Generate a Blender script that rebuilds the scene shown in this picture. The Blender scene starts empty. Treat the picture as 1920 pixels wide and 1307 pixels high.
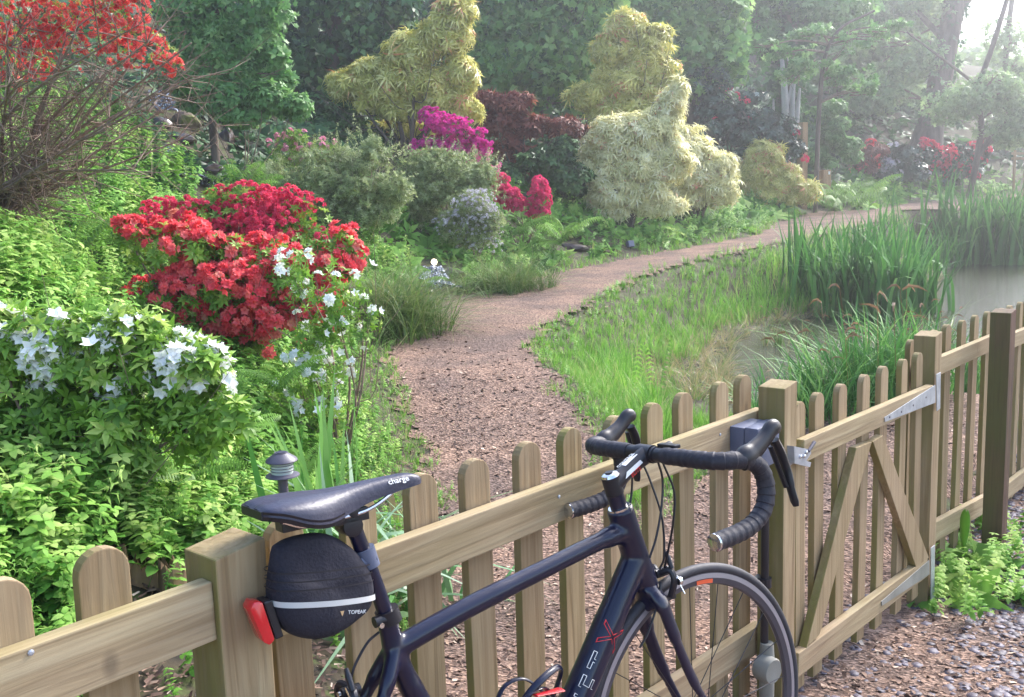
import bpy, bmesh, math, random
import numpy as np
from mathutils import Vector, Matrix, Euler
random.seed(7); RNG = np.random.default_rng(11)
scene = bpy.context.scene; col = scene.collection
PI = math.pi
# ------------------------------------------------------------------ camera model
FPX, CX, CY = 1800.0, 960.0, 653.5
PITCH, ROLL, CAMH = math.radians(8.0), math.radians(1.75), 1.45
_f = np.array([0, math.cos(PITCH), -math.sin(PITCH)]); _r0 = np.array([1., 0, 0]); _u0 = np.array([0, math.sin(PITCH), math.cos(PITCH)])
_r = math.cos(ROLL)*_r0 - math.sin(ROLL)*_u0; _u = math.sin(ROLL)*_r0 + math.cos(ROLL)*_u0
CAM = np.array([0, 0, CAMH])
def ray(x, y): return _f + _r*(x-CX)/FPX - _u*(y-CY)/FPX
def onz(x, y, z):
    d = ray(x, y); return CAM + d*((z-CAMH)/d[2])
def at(x, y, D):
    d = ray(x, y); return CAM + d*(D/d[1])          # point at ground distance D
cd = bpy.data.cameras.new('camera'); cam = bpy.data.objects.new('camera', cd); col.objects.link(cam)
cam.matrix_world = Matrix(((_r[0], _u[0], -_f[0], 0), (_r[1], _u[1], -_f[1], 0), (_r[2], _u[2], -_f[2], CAMH), (0, 0, 0, 1)))
cd.sensor_width = 36; cd.lens = FPX/1920*36; cd.clip_start = .02; cd.clip_end = 2000
scene.camera = cam
# ------------------------------------------------------------------ tagging
def tag(o, label=None, cat=None, group=None, kind=None):
    if label: o['label'] = label
    if cat: o['category'] = cat
    if group: o['group'] = group
    if kind: o['kind'] = kind
    return o
def empty(name, loc=(0, 0, 0), rot=(0, 0, 0)):
    o = bpy.data.objects.new(name, None); col.objects.link(o); o.location = loc; o.rotation_euler = rot; o.empty_display_size = .1
    return o
def link(name, me, m, parent=None, loc=(0, 0, 0), rot=(0, 0, 0)):
    if m is not None:
        me.materials.clear()
        for k in (m if isinstance(m, (list, tuple)) else [m]): me.materials.append(k)
    o = bpy.data.objects.new(name, me); col.objects.link(o)
    o.location = loc; o.rotation_euler = rot
    if parent is not None: o.parent = parent
    return o
def copy_tree(o, parent=None):
    c = o.copy(); col.objects.link(c); c.parent = parent
    for ch in list(KIDS.get(o.name, [])): copy_tree(ch, c)
    return c
KIDS = {}
# ------------------------------------------------------------------ materials
def mat(name, c1, c2=None, rough=.6, scale=8., metal=0., bump=0., detail=4., trans=0., spec=.5, attr=False, stops=None, stretch=None, coat=0., emit=None, coord='Object'):
    m = bpy.data.materials.new(name); m.use_nodes = True; nt = m.node_tree; N = nt.nodes; L = nt.links
    for n in list(N): N.remove(n)
    out = N.new('ShaderNodeOutputMaterial'); b = N.new('ShaderNodeBsdfPrincipled')
    b.inputs['Roughness'].default_value = rough; b.inputs['Metallic'].default_value = metal; b.inputs['Specular IOR Level'].default_value = spec
    b.inputs['Coat Weight'].default_value = coat; b.inputs['Coat Roughness'].default_value = .08
    b.inputs['Base Color'].default_value = (*c1, 1)
    fac = None
    if attr:
        a = N.new('ShaderNodeAttribute'); a.attribute_name = 'v'; fac = a.outputs['Fac']
    elif c2 is not None or stops or bump:
        tc = N.new('ShaderNodeTexCoord'); src = tc.outputs[coord]
        if stretch:
            mp = N.new('ShaderNodeMapping'); mp.inputs['Scale'].default_value = stretch; L.new(src, mp.inputs[0]); src = mp.outputs[0]
        nz = N.new('ShaderNodeTexNoise'); nz.inputs['Scale'].default_value = scale; nz.inputs['Detail'].default_value = detail
        L.new(src, nz.inputs[0]); fac = nz.outputs[0]
        if bump:
            bp = N.new('ShaderNodeBump'); bp.inputs['Strength'].default_value = bump; bp.inputs['Distance'].default_value = .01
            L.new(fac, bp.inputs['Height']); L.new(bp.outputs[0], b.inputs['Normal'])
    if fac is not None and (c2 is not None or stops):
        r = N.new('ShaderNodeValToRGB'); e = r.color_ramp.elements
        if not stops: stops = [(.3, c1), (.7, c2)] if not attr else [(0, c1), (1, c2)]
        e[0].position, e[0].color = stops[0][0], (*stops[0][1], 1); e[1].position, e[1].color = stops[-1][0], (*stops[-1][1], 1)
        for p, c in stops[1:-1]:
            q = e.new(p); q.color = (*c, 1)
        L.new(fac, r.inputs[0]); colout = r.outputs[0]; L.new(colout, b.inputs['Base Color'])
    else: colout = None
    sh = b.outputs[0]
    if emit: b.inputs['Emission Color'].default_value = (*emit[:3], 1); b.inputs['Emission Strength'].default_value = emit[3]
    if trans:
        t = N.new('ShaderNodeBsdfTranslucent'); mx = N.new('ShaderNodeMixShader'); mx.inputs[0].default_value = trans
        if colout: L.new(colout, t.inputs[0])
        else: t.inputs[0].default_value = (*c1, 1)
        L.new(b.outputs[0], mx.inputs[1]); L.new(t.outputs[0], mx.inputs[2]); sh = mx.outputs[0]
    L.new(sh, out.inputs[0]); return m
def leafmat(name, stops, rough=.45, trans=.35, spec=.4): return mat(name, stops[0][1], rough=rough, trans=trans, attr=True, stops=stops, spec=spec)
def G(*a): return a
M = {}
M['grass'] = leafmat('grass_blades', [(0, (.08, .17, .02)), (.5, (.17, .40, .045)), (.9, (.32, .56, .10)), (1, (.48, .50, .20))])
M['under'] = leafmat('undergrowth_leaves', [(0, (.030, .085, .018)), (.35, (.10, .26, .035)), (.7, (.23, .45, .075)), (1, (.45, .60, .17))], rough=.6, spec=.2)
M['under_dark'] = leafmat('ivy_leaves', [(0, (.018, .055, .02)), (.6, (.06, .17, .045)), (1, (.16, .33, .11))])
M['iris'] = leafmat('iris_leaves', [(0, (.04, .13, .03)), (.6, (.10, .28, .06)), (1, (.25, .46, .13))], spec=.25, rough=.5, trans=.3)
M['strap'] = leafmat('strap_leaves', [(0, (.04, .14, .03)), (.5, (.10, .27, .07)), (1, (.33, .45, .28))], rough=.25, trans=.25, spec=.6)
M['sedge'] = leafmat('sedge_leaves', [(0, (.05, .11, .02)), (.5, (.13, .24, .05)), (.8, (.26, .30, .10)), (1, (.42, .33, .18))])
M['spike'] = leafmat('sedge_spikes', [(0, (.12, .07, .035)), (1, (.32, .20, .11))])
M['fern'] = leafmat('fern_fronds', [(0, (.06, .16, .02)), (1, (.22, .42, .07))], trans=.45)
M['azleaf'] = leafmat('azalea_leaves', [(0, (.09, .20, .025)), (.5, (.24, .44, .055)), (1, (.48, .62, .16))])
M['heath'] = leafmat('heath_leaves', [(0, (.15, .20, .07)), (.6, (.38, .46, .19)), (1, (.58, .60, .36))])
M['red'] = leafmat('red_petals', [(0, (.66, .035, .06)), (.5, (.90, .10, .13)), (.85, (.95, .24, .24)), (1, (.75, .30, .22))], rough=.6, trans=.4)
M['red_top'] = leafmat('scarlet_petals', [(0, (.62, .04, .05)), (1, (.90, .20, .17))], rough=.6, trans=.4)
M['crimson'] = leafmat('crimson_petals', [(0, (.60, .018, .09)), (1, (.90, .10, .20))], rough=.6, trans=.4)
M['magenta'] = leafmat('magenta_petals', [(0, (.66, .015, .32)), (1, (.95, .07, .52))], rough=.6, trans=.4)
M['hotpink'] = leafmat('pink_petals', [(0, (.72, .03, .16)), (1, (.92, .10, .28))], rough=.6, trans=.4)
M['pale_pink'] = leafmat('pale_pink_petals', [(0, (.75, .25, .42)), (1, (.88, .48, .60))], rough=.6, trans=.4)
M['white'] = leafmat('white_petals', [(0, (.93, .93, .91)), (1, (.97, .97, .95))], spec=.1, rough=.8, trans=.25)
M['lilacwhite'] = leafmat('lilac_white_petals', [(0, (.55, .48, .56)), (1, (.85, .82, .86))], rough=.6, trans=.3)
M['pieris_y'] = leafmat('pieris_yellow_leaves', [(0, (.38, .40, .07)), (.45, (.72, .68, .18)), (.82, (.92, .87, .40)), (.9, (.80, .46, .20)), (1, (.72, .26, .15))], rough=.4)
M['pieris_c'] = leafmat('pieris_cream_leaves', [(0, (.52, .50, .18)), (.4, (.90, .86, .46)), (.92, (.96, .93, .70)), (.96, (.75, .45, .25)), (1, (.7, .3, .2))], rough=.4)
M['pieris_in'] = leafmat('pieris_shade_leaves', [(0, (.018, .04, .018)), (1, (.07, .12, .045))])  # dark green that paints shade into the gaps between pale leaf clumps
M['bronze'] = leafmat('bronze_leaves', [(0, (.13, .035, .03)), (.6, (.30, .09, .06)), (1, (.42, .18, .10))])
M['camellia'] = leafmat('camellia_leaves', [(0, (.02, .05, .03)), (.7, (.06, .12, .07)), (1, (.30, .36, .32))], rough=.2, trans=.1, spec=.7)
M['tree_lt'] = leafmat('light_tree_leaves', [(0, (.07, .17, .04)), (.5, (.17, .36, .10)), (1, (.36, .56, .22))], trans=.45)
M['tree_md'] = leafmat('sycamore_leaves', [(0, (.05, .14, .05)), (.5, (.21, .42, .10)), (1, (.46, .66, .24))], trans=.4)
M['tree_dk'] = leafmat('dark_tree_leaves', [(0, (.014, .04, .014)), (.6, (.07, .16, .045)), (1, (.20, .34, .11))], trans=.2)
M['tree_far'] = leafmat('far_tree_leaves', [(0, (.13, .24, .09)), (1, (.45, .60, .27))], trans=.45)
M['litter'] = leafmat('bark_litter', [(0, (.06, .03, .02)), (.45, (.185, .11, .08)), (.85, (.31, .20, .14)), (1, (.60, .47, .36))], rough=.8, trans=0)
M['slate'] = leafmat('slate_chips', [(0, (.04, .034, .045)), (.6, (.095, .08, .105)), (1, (.18, .155, .19))], rough=.55, trans=0)
M['twig'] = mat('twigs', (.13, .085, .06), (.28, .20, .15), rough=.85, scale=20)
M['twig_pale'] = mat('pale_twigs', (.24, .17, .12), (.48, .38, .30), rough=.85, scale=20)
M['bark'] = mat('tree_bark', (.06, .045, .035), (.20, .155, .12), rough=.9, scale=6, bump=.6, stretch=(1, 1, .25))
M['deadwood'] = mat('bleached_wood', (.30, .28, .26), (.55, .52, .50), rough=.85, scale=6, stretch=(1, 1, .2))
M['stump'] = mat('rotting_wood', (.10, .06, .035), (.42, .27, .15), rough=.95, scale=9, bump=.8, stretch=(1, 1, .3))
M['rock'] = mat('mossy_rock', (.035, .025, .02), rough=.8, scale=5, bump=.8, stops=[(.35, (.05, .035, .03)), (.5, (.13, .09, .06)), (.62, (.14, .16, .035)), (.75, (.24, .27, .06))])
M['rock_dark'] = mat('wet_rock', (.02, .014, .012), rough=.3, scale=6, bump=.8, stops=[(.35, (.018, .012, .012)), (.6, (.07, .045, .035)), (.75, (.10, .11, .03))])
M['carbon'] = mat('carbon_frame', (.004, .005, .026), rough=.28, coat=.55, spec=.3)
M['rubber'] = mat('tyre_rubber', (.022, .021, .028), (.035, .033, .043), rough=.62, scale=60)
M['black'] = mat('black_plastic', (.012, .011, .017), rough=.38)
M['tape'] = mat('bar_tape', (.014, .012, .02), (.026, .024, .036), rough=.6, scale=120, bump=.15)
M['saddle'] = mat('saddle_cover', (.024, .025, .050), (.034, .034, .062), rough=.42, scale=150, bump=.1)
M['fabric'] = mat('bag_fabric', (.010, .009, .018), (.018, .017, .03), rough=.85, scale=200, bump=.2)
M['reflect'] = mat('reflective_strip', (.52, .52, .52), rough=.35)
M['chrome'] = mat('polished_metal', (.72, .72, .74), rough=.18, metal=1)
M['rim'] = mat('rim_alloy', (.10, .095, .115), rough=.35, metal=.5)
M['track'] = mat('brake_track', (.34, .32, .36), rough=.42, metal=.6)
M['redplastic'] = mat('red_lens', (.62, .012, .02), rough=.15, coat=.6)
M['redpaint'] = mat('red_paint', (.65, .02, .03), rough=.4)
M['orange'] = mat('orange_sticker', (.72, .10, .03), rough=.5)
M['whitepaint'] = mat('white_paint', (.8, .8, .8), rough=.5)
M['greyplastic'] = mat('grey_blue_plastic', (.085, .10, .16), (.105, .12, .185), rough=.4, scale=5)
M['pvc'] = mat('weathered_pvc', (.17, .165, .14), (.27, .26, .23), rough=.7, scale=9)
M['galv'] = mat('galvanised_steel', (.38, .40, .45), (.55, .57, .62), rough=.42, metal=.55, scale=30)
M['lampmetal'] = mat('lamp_metal', (.075, .07, .095), (.11, .10, .13), rough=.45, scale=12)
M['lampglass'] = mat('lamp_glass', (.55, .63, .58), rough=.25)
M['postwood'] = mat('orange_post_wood', (.30, .17, .08), (.48, .31, .17), rough=.8, scale=9, stretch=(1, 1, .15))
M['tan'] = mat('tan_stake', (.55, .36, .18), rough=.8)
M['lit'] = mat('lit_lamp', (.9, .8, .6), emit=(1, .85, .6, 4.0))
def wood(name, base, dark, algae, pale, hz=False):
    m = bpy.data.materials.new(name); m.use_nodes = True; nt = m.node_tree; N = nt.nodes; L = nt.links
    b = N['Principled BSDF']; b.inputs['Roughness'].default_value = .78; b.inputs['Specular IOR Level'].default_value = .3
    tc = N.new('ShaderNodeTexCoord'); oi = N.new('ShaderNodeObjectInfo')
    add = N.new('ShaderNodeVectorMath'); add.operation = 'ADD'
    sc = N.new('ShaderNodeVectorMath'); sc.operation = 'SCALE'; sc.inputs[3].default_value = 37
    cmb = N.new('ShaderNodeCombineXYZ'); L.new(oi.outputs['Random'], cmb.inputs[0]); L.new(oi.outputs['Random'], cmb.inputs[1]); L.new(oi.outputs['Random'], cmb.inputs[2])
    L.new(cmb.outputs[0], sc.inputs[0]); L.new(tc.outputs['Object'], add.inputs[0]); L.new(sc.outputs[0], add.inputs[1])
    def noise(scale, st, det=4, dist=0):
        mp = N.new('ShaderNodeMapping'); mp.inputs['Scale'].default_value = (st[2], st[1], st[0]) if hz else st; L.new(add.outputs[0], mp.inputs[0])
        n = N.new('ShaderNodeTexNoise'); n.inputs['Scale'].default_value = scale; n.inputs['Detail'].default_value = det; n.inputs['Distortion'].default_value = dist
        L.new(mp.outputs[0], n.inputs[0]); return n.outputs[0]
    def ramp(src, stops):
        r = N.new('ShaderNodeValToRGB'); e = r.color_ramp.elements
        e[0].position, e[0].color = stops[0][0], (*stops[0][1], 1); e[1].position, e[1].color = stops[-1][0], (*stops[-1][1], 1)
        for p, c in stops[1:-1]: q = e.new(p); q.color = (*c, 1)
        L.new(src, r.inputs[0]); return r.outputs[0]
    def mix(f, a, c, bl='MIX'):
        x = N.new('ShaderNodeMix'); x.data_type = 'RGBA'; x.blend_type = bl
        if isinstance(f, float): x.inputs[0].default_value = f
        else: L.new(f, x.inputs[0])
        L.new(a, x.inputs[6]) if not isinstance(a, tuple) else setattr(x.inputs[6], 'default_value', (*a, 1))
        L.new(c, x.inputs[7]) if not isinstance(c, tuple) else setattr(x.inputs[7], 'default_value', (*c, 1))
        return x.outputs[2]
    def mathn(op, a, bv):
        x = N.new('ShaderNodeMath'); x.operation = op
        L.new(a, x.inputs[0]) if not isinstance(a, float) else setattr(x.inputs[0], 'default_value', a)
        L.new(bv, x.inputs[1]) if not isinstance(bv, float) else setattr(x.inputs[1], 'default_value', bv)
        x.use_clamp = True; return x.outputs[0]
    grain = noise(38, (1, 1, .045), 5, 1.2)
    c = ramp(grain, [(.3, dark), (.52, base), (.75, pale)])
    blot = noise(3.2, (1, 1, .6), 4)
    c = mix(mathn('MULTIPLY', ramp(blot, [(.40, (0, 0, 0)), (.66, (1, 1, 1))]), .5), c, dark)
    # green algae on the faces turned to the fence end and on top faces
    g = N.new('ShaderNodeNewGeometry'); dt = N.new('ShaderNodeVectorMath'); dt.operation = 'DOT_PRODUCT'; dt.inputs[1].default_value = (-.66, -.75, .25)
    L.new(g.outputs['Normal'], dt.inputs[0])
    al = noise(5.5, (1, 1, .35), 5)
    alm = mathn('MULTIPLY', ramp(al, [(.34, (.35,)*3), (.58, (1,)*3)]), ramp(dt.outputs['Value'], [(.1, (.24,)*3), (.6, (.9,)*3)]))
    c = mix(alm, c, algae)
    fine = noise(140, (1, 1, .03), 3, .6)
    c = mix(mathn('MULTIPLY', ramp(fine, [(.52, (0,)*3), (.66, (1,)*3)]), .32), c, tuple(x*.45 for x in base))
    kn = N.new('ShaderNodeTexVoronoi'); kn.inputs['Scale'].default_value = 5.5
    mp = N.new('ShaderNodeMapping'); mp.inputs['Scale'].default_value = (1, 1, .6); L.new(add.outputs[0], mp.inputs[0]); L.new(mp.outputs[0], kn.inputs[0])
    c = mix(ramp(kn.outputs['Distance'], [(.035, (.75,)*3), (.09, (0,)*3)]), c, tuple(x*.35 for x in base))
    vr = mathn('MULTIPLY', oi.outputs['Random'], .38)
    c = mix(vr, c, dark)
    L.new(c, b.inputs['Base Color'])
    bp = N.new('ShaderNodeBump'); bp.inputs['Strength'].default_value = .5; bp.inputs['Distance'].default_value = .005; L.new(grain, bp.inputs['Height']); L.new(bp.outputs[0], b.inputs['Normal'])
    return m
M['wood'] = wood('fence_wood', (.44, .315, .195), (.24, .155, .09), (.17, .165, .035), (.55, .43, .28))
M['wood_h'] = wood('fence_rail_wood', (.47, .35, .225), (.27, .18, .11), (.23, .245, .07), (.58, .47, .32), True)
M['wood_dark'] = wood('stained_post_wood', (.13, .06, .045), (.06, .028, .024), (.10, .10, .03), (.2, .1, .08))
# ------------------------------------------------------------------ small geometry helpers
def me_from(verts, faces, name='m', smooth=False):
    me = bpy.data.meshes.new(name); me.from_pydata([tuple(v) for v in verts], [], faces); me.update()
    if smooth: me.polygons.foreach_set('use_smooth', [True]*len(me.polygons))
    return me
class MB:
    def __init__(s): s.v = []; s.f = []; s.mi = []
    def add(s, vs, fs, mi=0):
        o = len(s.v); s.v += [tuple(v) for v in vs]; s.f += [tuple(o+i for i in f) for f in fs]; s.mi += [mi]*len(fs); return s
    def box(s, c, sz, R=None, mi=0, taper=1.0):
        x, y, z = [k/2 for k in sz]; vs = []
        for dz in (-1, 1):
            t = taper if dz > 0 else 1
            for dx, dy in ((-1, -1), (1, -1), (1, 1), (-1, 1)): vs.append(Vector((dx*x*t, dy*y*t, dz*z)))
        if R is not None: vs = [R @ v for v in vs]
        c = Vector(c); vs = [v+c for v in vs]
        return s.add(vs, [(0, 3, 2, 1), (4, 5, 6, 7), (0, 1, 5, 4), (1, 2, 6, 5), (2, 3, 7, 6), (3, 0, 4, 7)], mi)
    def tube(s, pts, rad, n=10, caps=True, mi=0, flat=None, upv=None):
        pts = [Vector(p) for p in pts]; k = len(pts)
        if not hasattr(rad, '__len__'): rad = [rad]*k
        up = None; rings = []
        for i in range(k):
            t = (pts[min(i+1, k-1)]-pts[max(i-1, 0)]).normalized()
            if up is None:
                a = Vector(upv) if upv else (Vector((0, 0, 1)) if abs(t.z) < .9 else Vector((1, 0, 0)))
                x = t.cross(a).normalized()
            else:
                x = (x - t*x.dot(t)).normalized()
            up = x; y = t.cross(x)
            fl = flat[i] if flat else (1, 1)
            rings.append([pts[i] + x*math.cos(2*PI*j/n)*rad[i]*fl[0] + y*math.sin(2*PI*j/n)*rad[i]*fl[1] for j in range(n)])
        vs = [v for r in rings for v in r]; fs = []
        for i in range(k-1):
            for j in range(n): fs.append((i*n+j, i*n+(j+1) % n, (i+1)*n+(j+1) % n, (i+1)*n+j))
        if caps: fs.append(tuple(range(n-1, -1, -1))); fs.append(tuple((k-1)*n+j for j in range(n)))
        return s.add(vs, fs, mi)
    def lathe(s, prof, axis=(0, 0, 1), org=(0, 0, 0), n=24, mi=0, closed=False):
        a = Vector(axis).normalized(); x = a.orthogonal().normalized(); y = a.cross(x); org = Vector(org)
        vs = [org + a*h + (x*math.cos(2*PI*j/n)+y*math.sin(2*PI*j/n))*r for r, h in prof for j in range(n)]
        fs = []; k = len(prof)
        for i in range(k if closed else k-1):
            i2 = (i+1) % k
            for j in range(n): fs.append((i*n+j, i*n+(j+1) % n, i2*n+(j+1) % n, i2*n+j))
        if not closed: fs.append(tuple(range(n-1, -1, -1))); fs.append(tuple((k-1)*n+j for j in range(n)))
        return s.add(vs, fs, mi)
    def prism(s, poly, axis_o, ex, ey, ez, d0, d1, mi=0):
        o, ex, ey, ez = Vector(axis_o), Vector(ex), Vector(ey), Vector(ez); n = len(poly)
        vs = [o+ex*p[0]+ey*p[1]+ez*d for d in (d0, d1) for p in poly]
        fs = [tuple(range(n-1, -1, -1)), tuple(range(n, 2*n))] + [(i, (i+1) % n, n+(i+1) % n, n+i) for i in range(n)]
        return s.add(vs, fs, mi)
    def mesh(s, name='m', smooth=False, bevel=0, fix=True):
        me = bpy.data.meshes.new(name); me.from_pydata(s.v, [], s.f); me.update()
        me.polygons.foreach_set('material_index', s.mi)
        if fix or bevel:
            bm = bmesh.new(); bm.from_mesh(me)
            if fix: bmesh.ops.recalc_face_normals(bm, faces=bm.faces)
            if bevel:
                es = [e for e in bm.edges if e.is_manifold and e.calc_face_angle(0) > .5]
                bmesh.ops.bevel(bm, geom=es, offset=bevel, segments=2, affect='EDGES', profile=.6)
            bm.to_mesh(me); bm.free()
        if smooth:
            me.polygons.foreach_set('use_smooth', [True]*len(me.polygons))
            try: me.set_sharp_from_angle(angle=math.radians(40))
            except Exception: pass
        return me
    def build(s, name, m, parent=None, smooth=False, bevel=0, loc=(0, 0, 0), rot=(0, 0, 0)):
        return link(name, s.mesh(name, smooth, bevel), m, parent, loc, rot)
def spline(pts, n=8):
    P = [np.array(p, float) for p in pts]; P = [2*P[0]-P[1]]+P+[2*P[-1]-P[-2]]; out = []
    for i in range(1, len(P)-2):
        for k in range(n):
            t = k/n; a, b, c, d = P[i-1:i+3]
            out.append(.5*((2*b)+(-a+c)*t+(2*a-5*b+4*c-d)*t*t+(-a+3*b-3*c+d)*t**3))
    out.append(P[-2]); return out
# ------------------------------------------------------------------ stamped leaf meshes (numpy)
class Tm:                                            # a template: verts, triangles, per-vertex value offset
    def __init__(s, v, f, a=None, m=None):
        s.v = np.array(v, float).reshape(-1, 3); s.f = np.array(f, int).reshape(-1, 3)
        s.a = np.zeros(len(s.v)) if a is None else np.array(a, float)
        s.m = np.zeros(len(s.f), int) if m is None else np.array(m, int)
def tm_join(L):
    v, f, a, m = [], [], [], []; o = 0
    for t in L: v.append(t.v); f.append(t.f+o); a.append(t.a); m.append(t.m); o += len(t.v)
    return Tm(np.vstack(v), np.vstack(f), np.concatenate(a), np.concatenate(m))
def tm_x(t, R=None, T=(0, 0, 0), s=1., da=0., mi=None):
    v = t.v*s
    if R is not None: v = v @ np.array(R).T
    return Tm(v+np.array(T), t.f, t.a+da, t.m if mi is None else np.full(len(t.f), mi))
def rotm(yaw=0, pitch=0, roll=0):
    return np.array(Euler((pitch, roll, yaw), 'XYZ').to_matrix())
def leaf(L=1., W=.4, droop=.15, fold=.06):           # along +Y, up +Z, 4 triangles
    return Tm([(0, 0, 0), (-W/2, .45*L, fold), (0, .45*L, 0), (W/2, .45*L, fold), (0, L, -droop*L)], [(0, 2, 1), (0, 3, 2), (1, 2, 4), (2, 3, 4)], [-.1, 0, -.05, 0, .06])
def leaf2(L=1., W=.45, droop=.1):
    return Tm([(0, 0, 0), (-W/2, .5*L, .04), (W/2, .5*L, .04), (0, L, -droop*L)], [(0, 2, 1), (1, 2, 3)], [-.08, 0, 0, .05])
def ovate(L=1., W=.5, droop=.15):
    return Tm([(0, 0, 0), (-W/2, .32*L, .05*L), (W/2, .32*L, .05*L), (-W*.40, .68*L, .03*L-droop*L*.4), (W*.40, .68*L, .03*L-droop*L*.4), (0, L, -droop*L)], [(0, 2, 1), (1, 2, 4), (1, 4, 3), (3, 4, 5)], [-.1, 0, 0, .02, .02, .08])
def palm():                                          # five lobed leaf
    v = [(0, 0, 0)]; a = [-.1]
    for ang, r in ((-150, .35), (-115, .62), (-90, .42), (-55, .88), (-28, .50), (0, 1.0), (28, .50), (55, .88), (90, .42), (115, .62), (150, .35)):
        q = math.radians(ang); v.append((math.sin(q)*r*.62, .35+math.cos(q)*r*.62, -.12*r*r)); a.append(0)
    v[0] = (0, .3, 0)
    return Tm(v, [(0, i+1, i) for i in range(1, 11)]+[(0, 1, 11)], a)
def whorl(n, L, W, pitch=.35, droop=.3, lf=leaf2, jit=.25):
    r = random.Random(n*7+int(L*100)); out = []
    for i in range(n):
        out.append(tm_x(lf(L*r.uniform(.8, 1.1), W, droop), rotm(2*PI*i/n+r.uniform(-jit, jit), pitch+r.uniform(-jit, jit)), da=r.uniform(-.12, .12)))
    return tm_join(out)
def flower(L=1., W=.62, n=5, pitch=.5):
    out = [tm_x(leaf2(L, W*L, -.02), rotm(2*PI*i/n, pitch)) for i in range(n)]
    return tm_join(out)
def truss(n=6, R=.5, L=.6, seed=0):
    r = random.Random(seed); out = []
    for i in range(n):
        th = 2*PI*i/n+r.uniform(-.4, .4); ph = r.uniform(.2, 1.25) if i else .1
        d = Vector((math.cos(th)*math.sin(ph), math.sin(th)*math.sin(ph), math.cos(ph)))
        Rm = np.array(d.to_track_quat('Z', 'Y').to_matrix())
        out.append(tm_x(flower(L, .7, 5, .55), Rm, np.array(d)*R, da=r.uniform(-.2, .2)))
    return tm_join(out)
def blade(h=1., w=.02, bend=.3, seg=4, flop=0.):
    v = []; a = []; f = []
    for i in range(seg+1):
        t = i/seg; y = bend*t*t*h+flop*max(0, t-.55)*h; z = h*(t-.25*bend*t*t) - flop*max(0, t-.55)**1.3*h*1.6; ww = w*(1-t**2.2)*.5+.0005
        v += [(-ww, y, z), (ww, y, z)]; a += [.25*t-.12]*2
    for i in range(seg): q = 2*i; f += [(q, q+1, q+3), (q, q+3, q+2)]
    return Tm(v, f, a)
def tuft(n, h, w, spread, bend=(.2, .7), seed=0, seg=3, flop=0.):
    r = random.Random(seed); out = []
    for i in range(n):
        yaw = r.uniform(0, 2*PI); d = spread*math.sqrt(r.random())
        out.append(tm_x(blade(h*r.uniform(.55, 1.1), w*r.uniform(.7, 1.2), r.uniform(*bend), seg, flop*r.choice((0, 0, 1))), rotm(yaw), (d*math.sin(-yaw)*.8+r.uniform(-.2, .2)*spread, d*math.cos(yaw)*.8+r.uniform(-.2, .2)*spread, 0), da=r.uniform(-.25, .25)))
    return tm_join(out)
def frond(L=1., pairs=19, arch=.55):
    out = []; r = random.Random(5)
    P = []
    for i in range(pairs+1):
        t = i/pairs; P.append((0, L*(t*math.cos(arch*.6*t)), L*(.75*t-arch*t*t*1.0)))
    for i in range(pairs):
        a, b = np.array(P[i]), np.array(P[i+1]); w = .004*L
        out.append(Tm([a+(-w, 0, 0), a+(w, 0, 0), b+(w, 0, 0), b+(-w, 0, 0)], [(0, 1, 2), (0, 2, 3)], [0]*4))
        t = (i+.7)/pairs; l = L*.22*math.sin(PI*min(1, t*.92+.12))**.8
        sl = math.atan2(b[2]-a[2], b[1]-a[1])
        for s in (-1, 1): out.append(tm_x(leaf2(l, .034*L, .25), rotm(-s*1.22, 0) , b, da=.1))
    return tm_join(out)
def fern_tm(n=8, L=.6, seed=0):
    r = random.Random(seed); out = []
    for i in range(n): out.append(tm_x(frond(L*r.uniform(.7, 1.1)), rotm(2*PI*i/n+r.uniform(-.3, .3), r.uniform(.0, .35)), da=r.uniform(-.3, .3)))
    return tm_join(out)
def sprig(h, tiers, per, L, W, seed=0, lf=leaf2, top=True):
    r = random.Random(seed); out = [Tm([(-.004, 0, 0), (.004, 0, 0), (.002, 0, h), (-.002, 0, h)], [(0, 1, 2), (0, 2, 3)], [-.3]*4)]
    for i in range(tiers):
        t = (i+1)/tiers; z = h*(.25+.75*t); a0 = r.uniform(0, 6.3)
        for k in range(per):
            l = L*(1.15-.55*t)*r.uniform(.75, 1.1)
            out.append(tm_x(lf(l, W*l/L, .25), rotm(a0+2*PI*k/per+r.uniform(-.3, .3), r.uniform(-.25, .55)), (r.uniform(-.01, .01), r.uniform(-.01, .01), z), da=.35*t-.2+r.uniform(-.1, .1)))
    return tm_join(out)
def frames(n, up=None, tilt=.5, rng=RNG):            # random yaw + tilt away from the given up vector
    if up is None: up = np.tile([0, 0, 1.], (n, 1))
    z = up + rng.normal(0, tilt, (n, 3)); z /= np.linalg.norm(z, axis=1)[:, None]
    a = rng.normal(0, 1, (n, 3)); x = np.cross(a, z); x /= np.linalg.norm(x, axis=1)[:, None]
    y = np.cross(z, x); return np.stack([x, y, z], 2)
def aim(dirs, rng=RNG, jit=.3):                      # leaf +Y along dirs, +Z as near up as possible
    n = len(dirs); y = dirs + rng.normal(0, jit, (n, 3)); y /= np.linalg.norm(y, axis=1)[:, None]
    z = np.tile([0, 0, 1.], (n, 1)) + rng.normal(0, jit*.8, (n, 3)); x = np.cross(y, z); x /= np.linalg.norm(x, axis=1)[:, None]+1e-9
    z = np.cross(x, y); return np.stack([x, y, z], 2)
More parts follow.
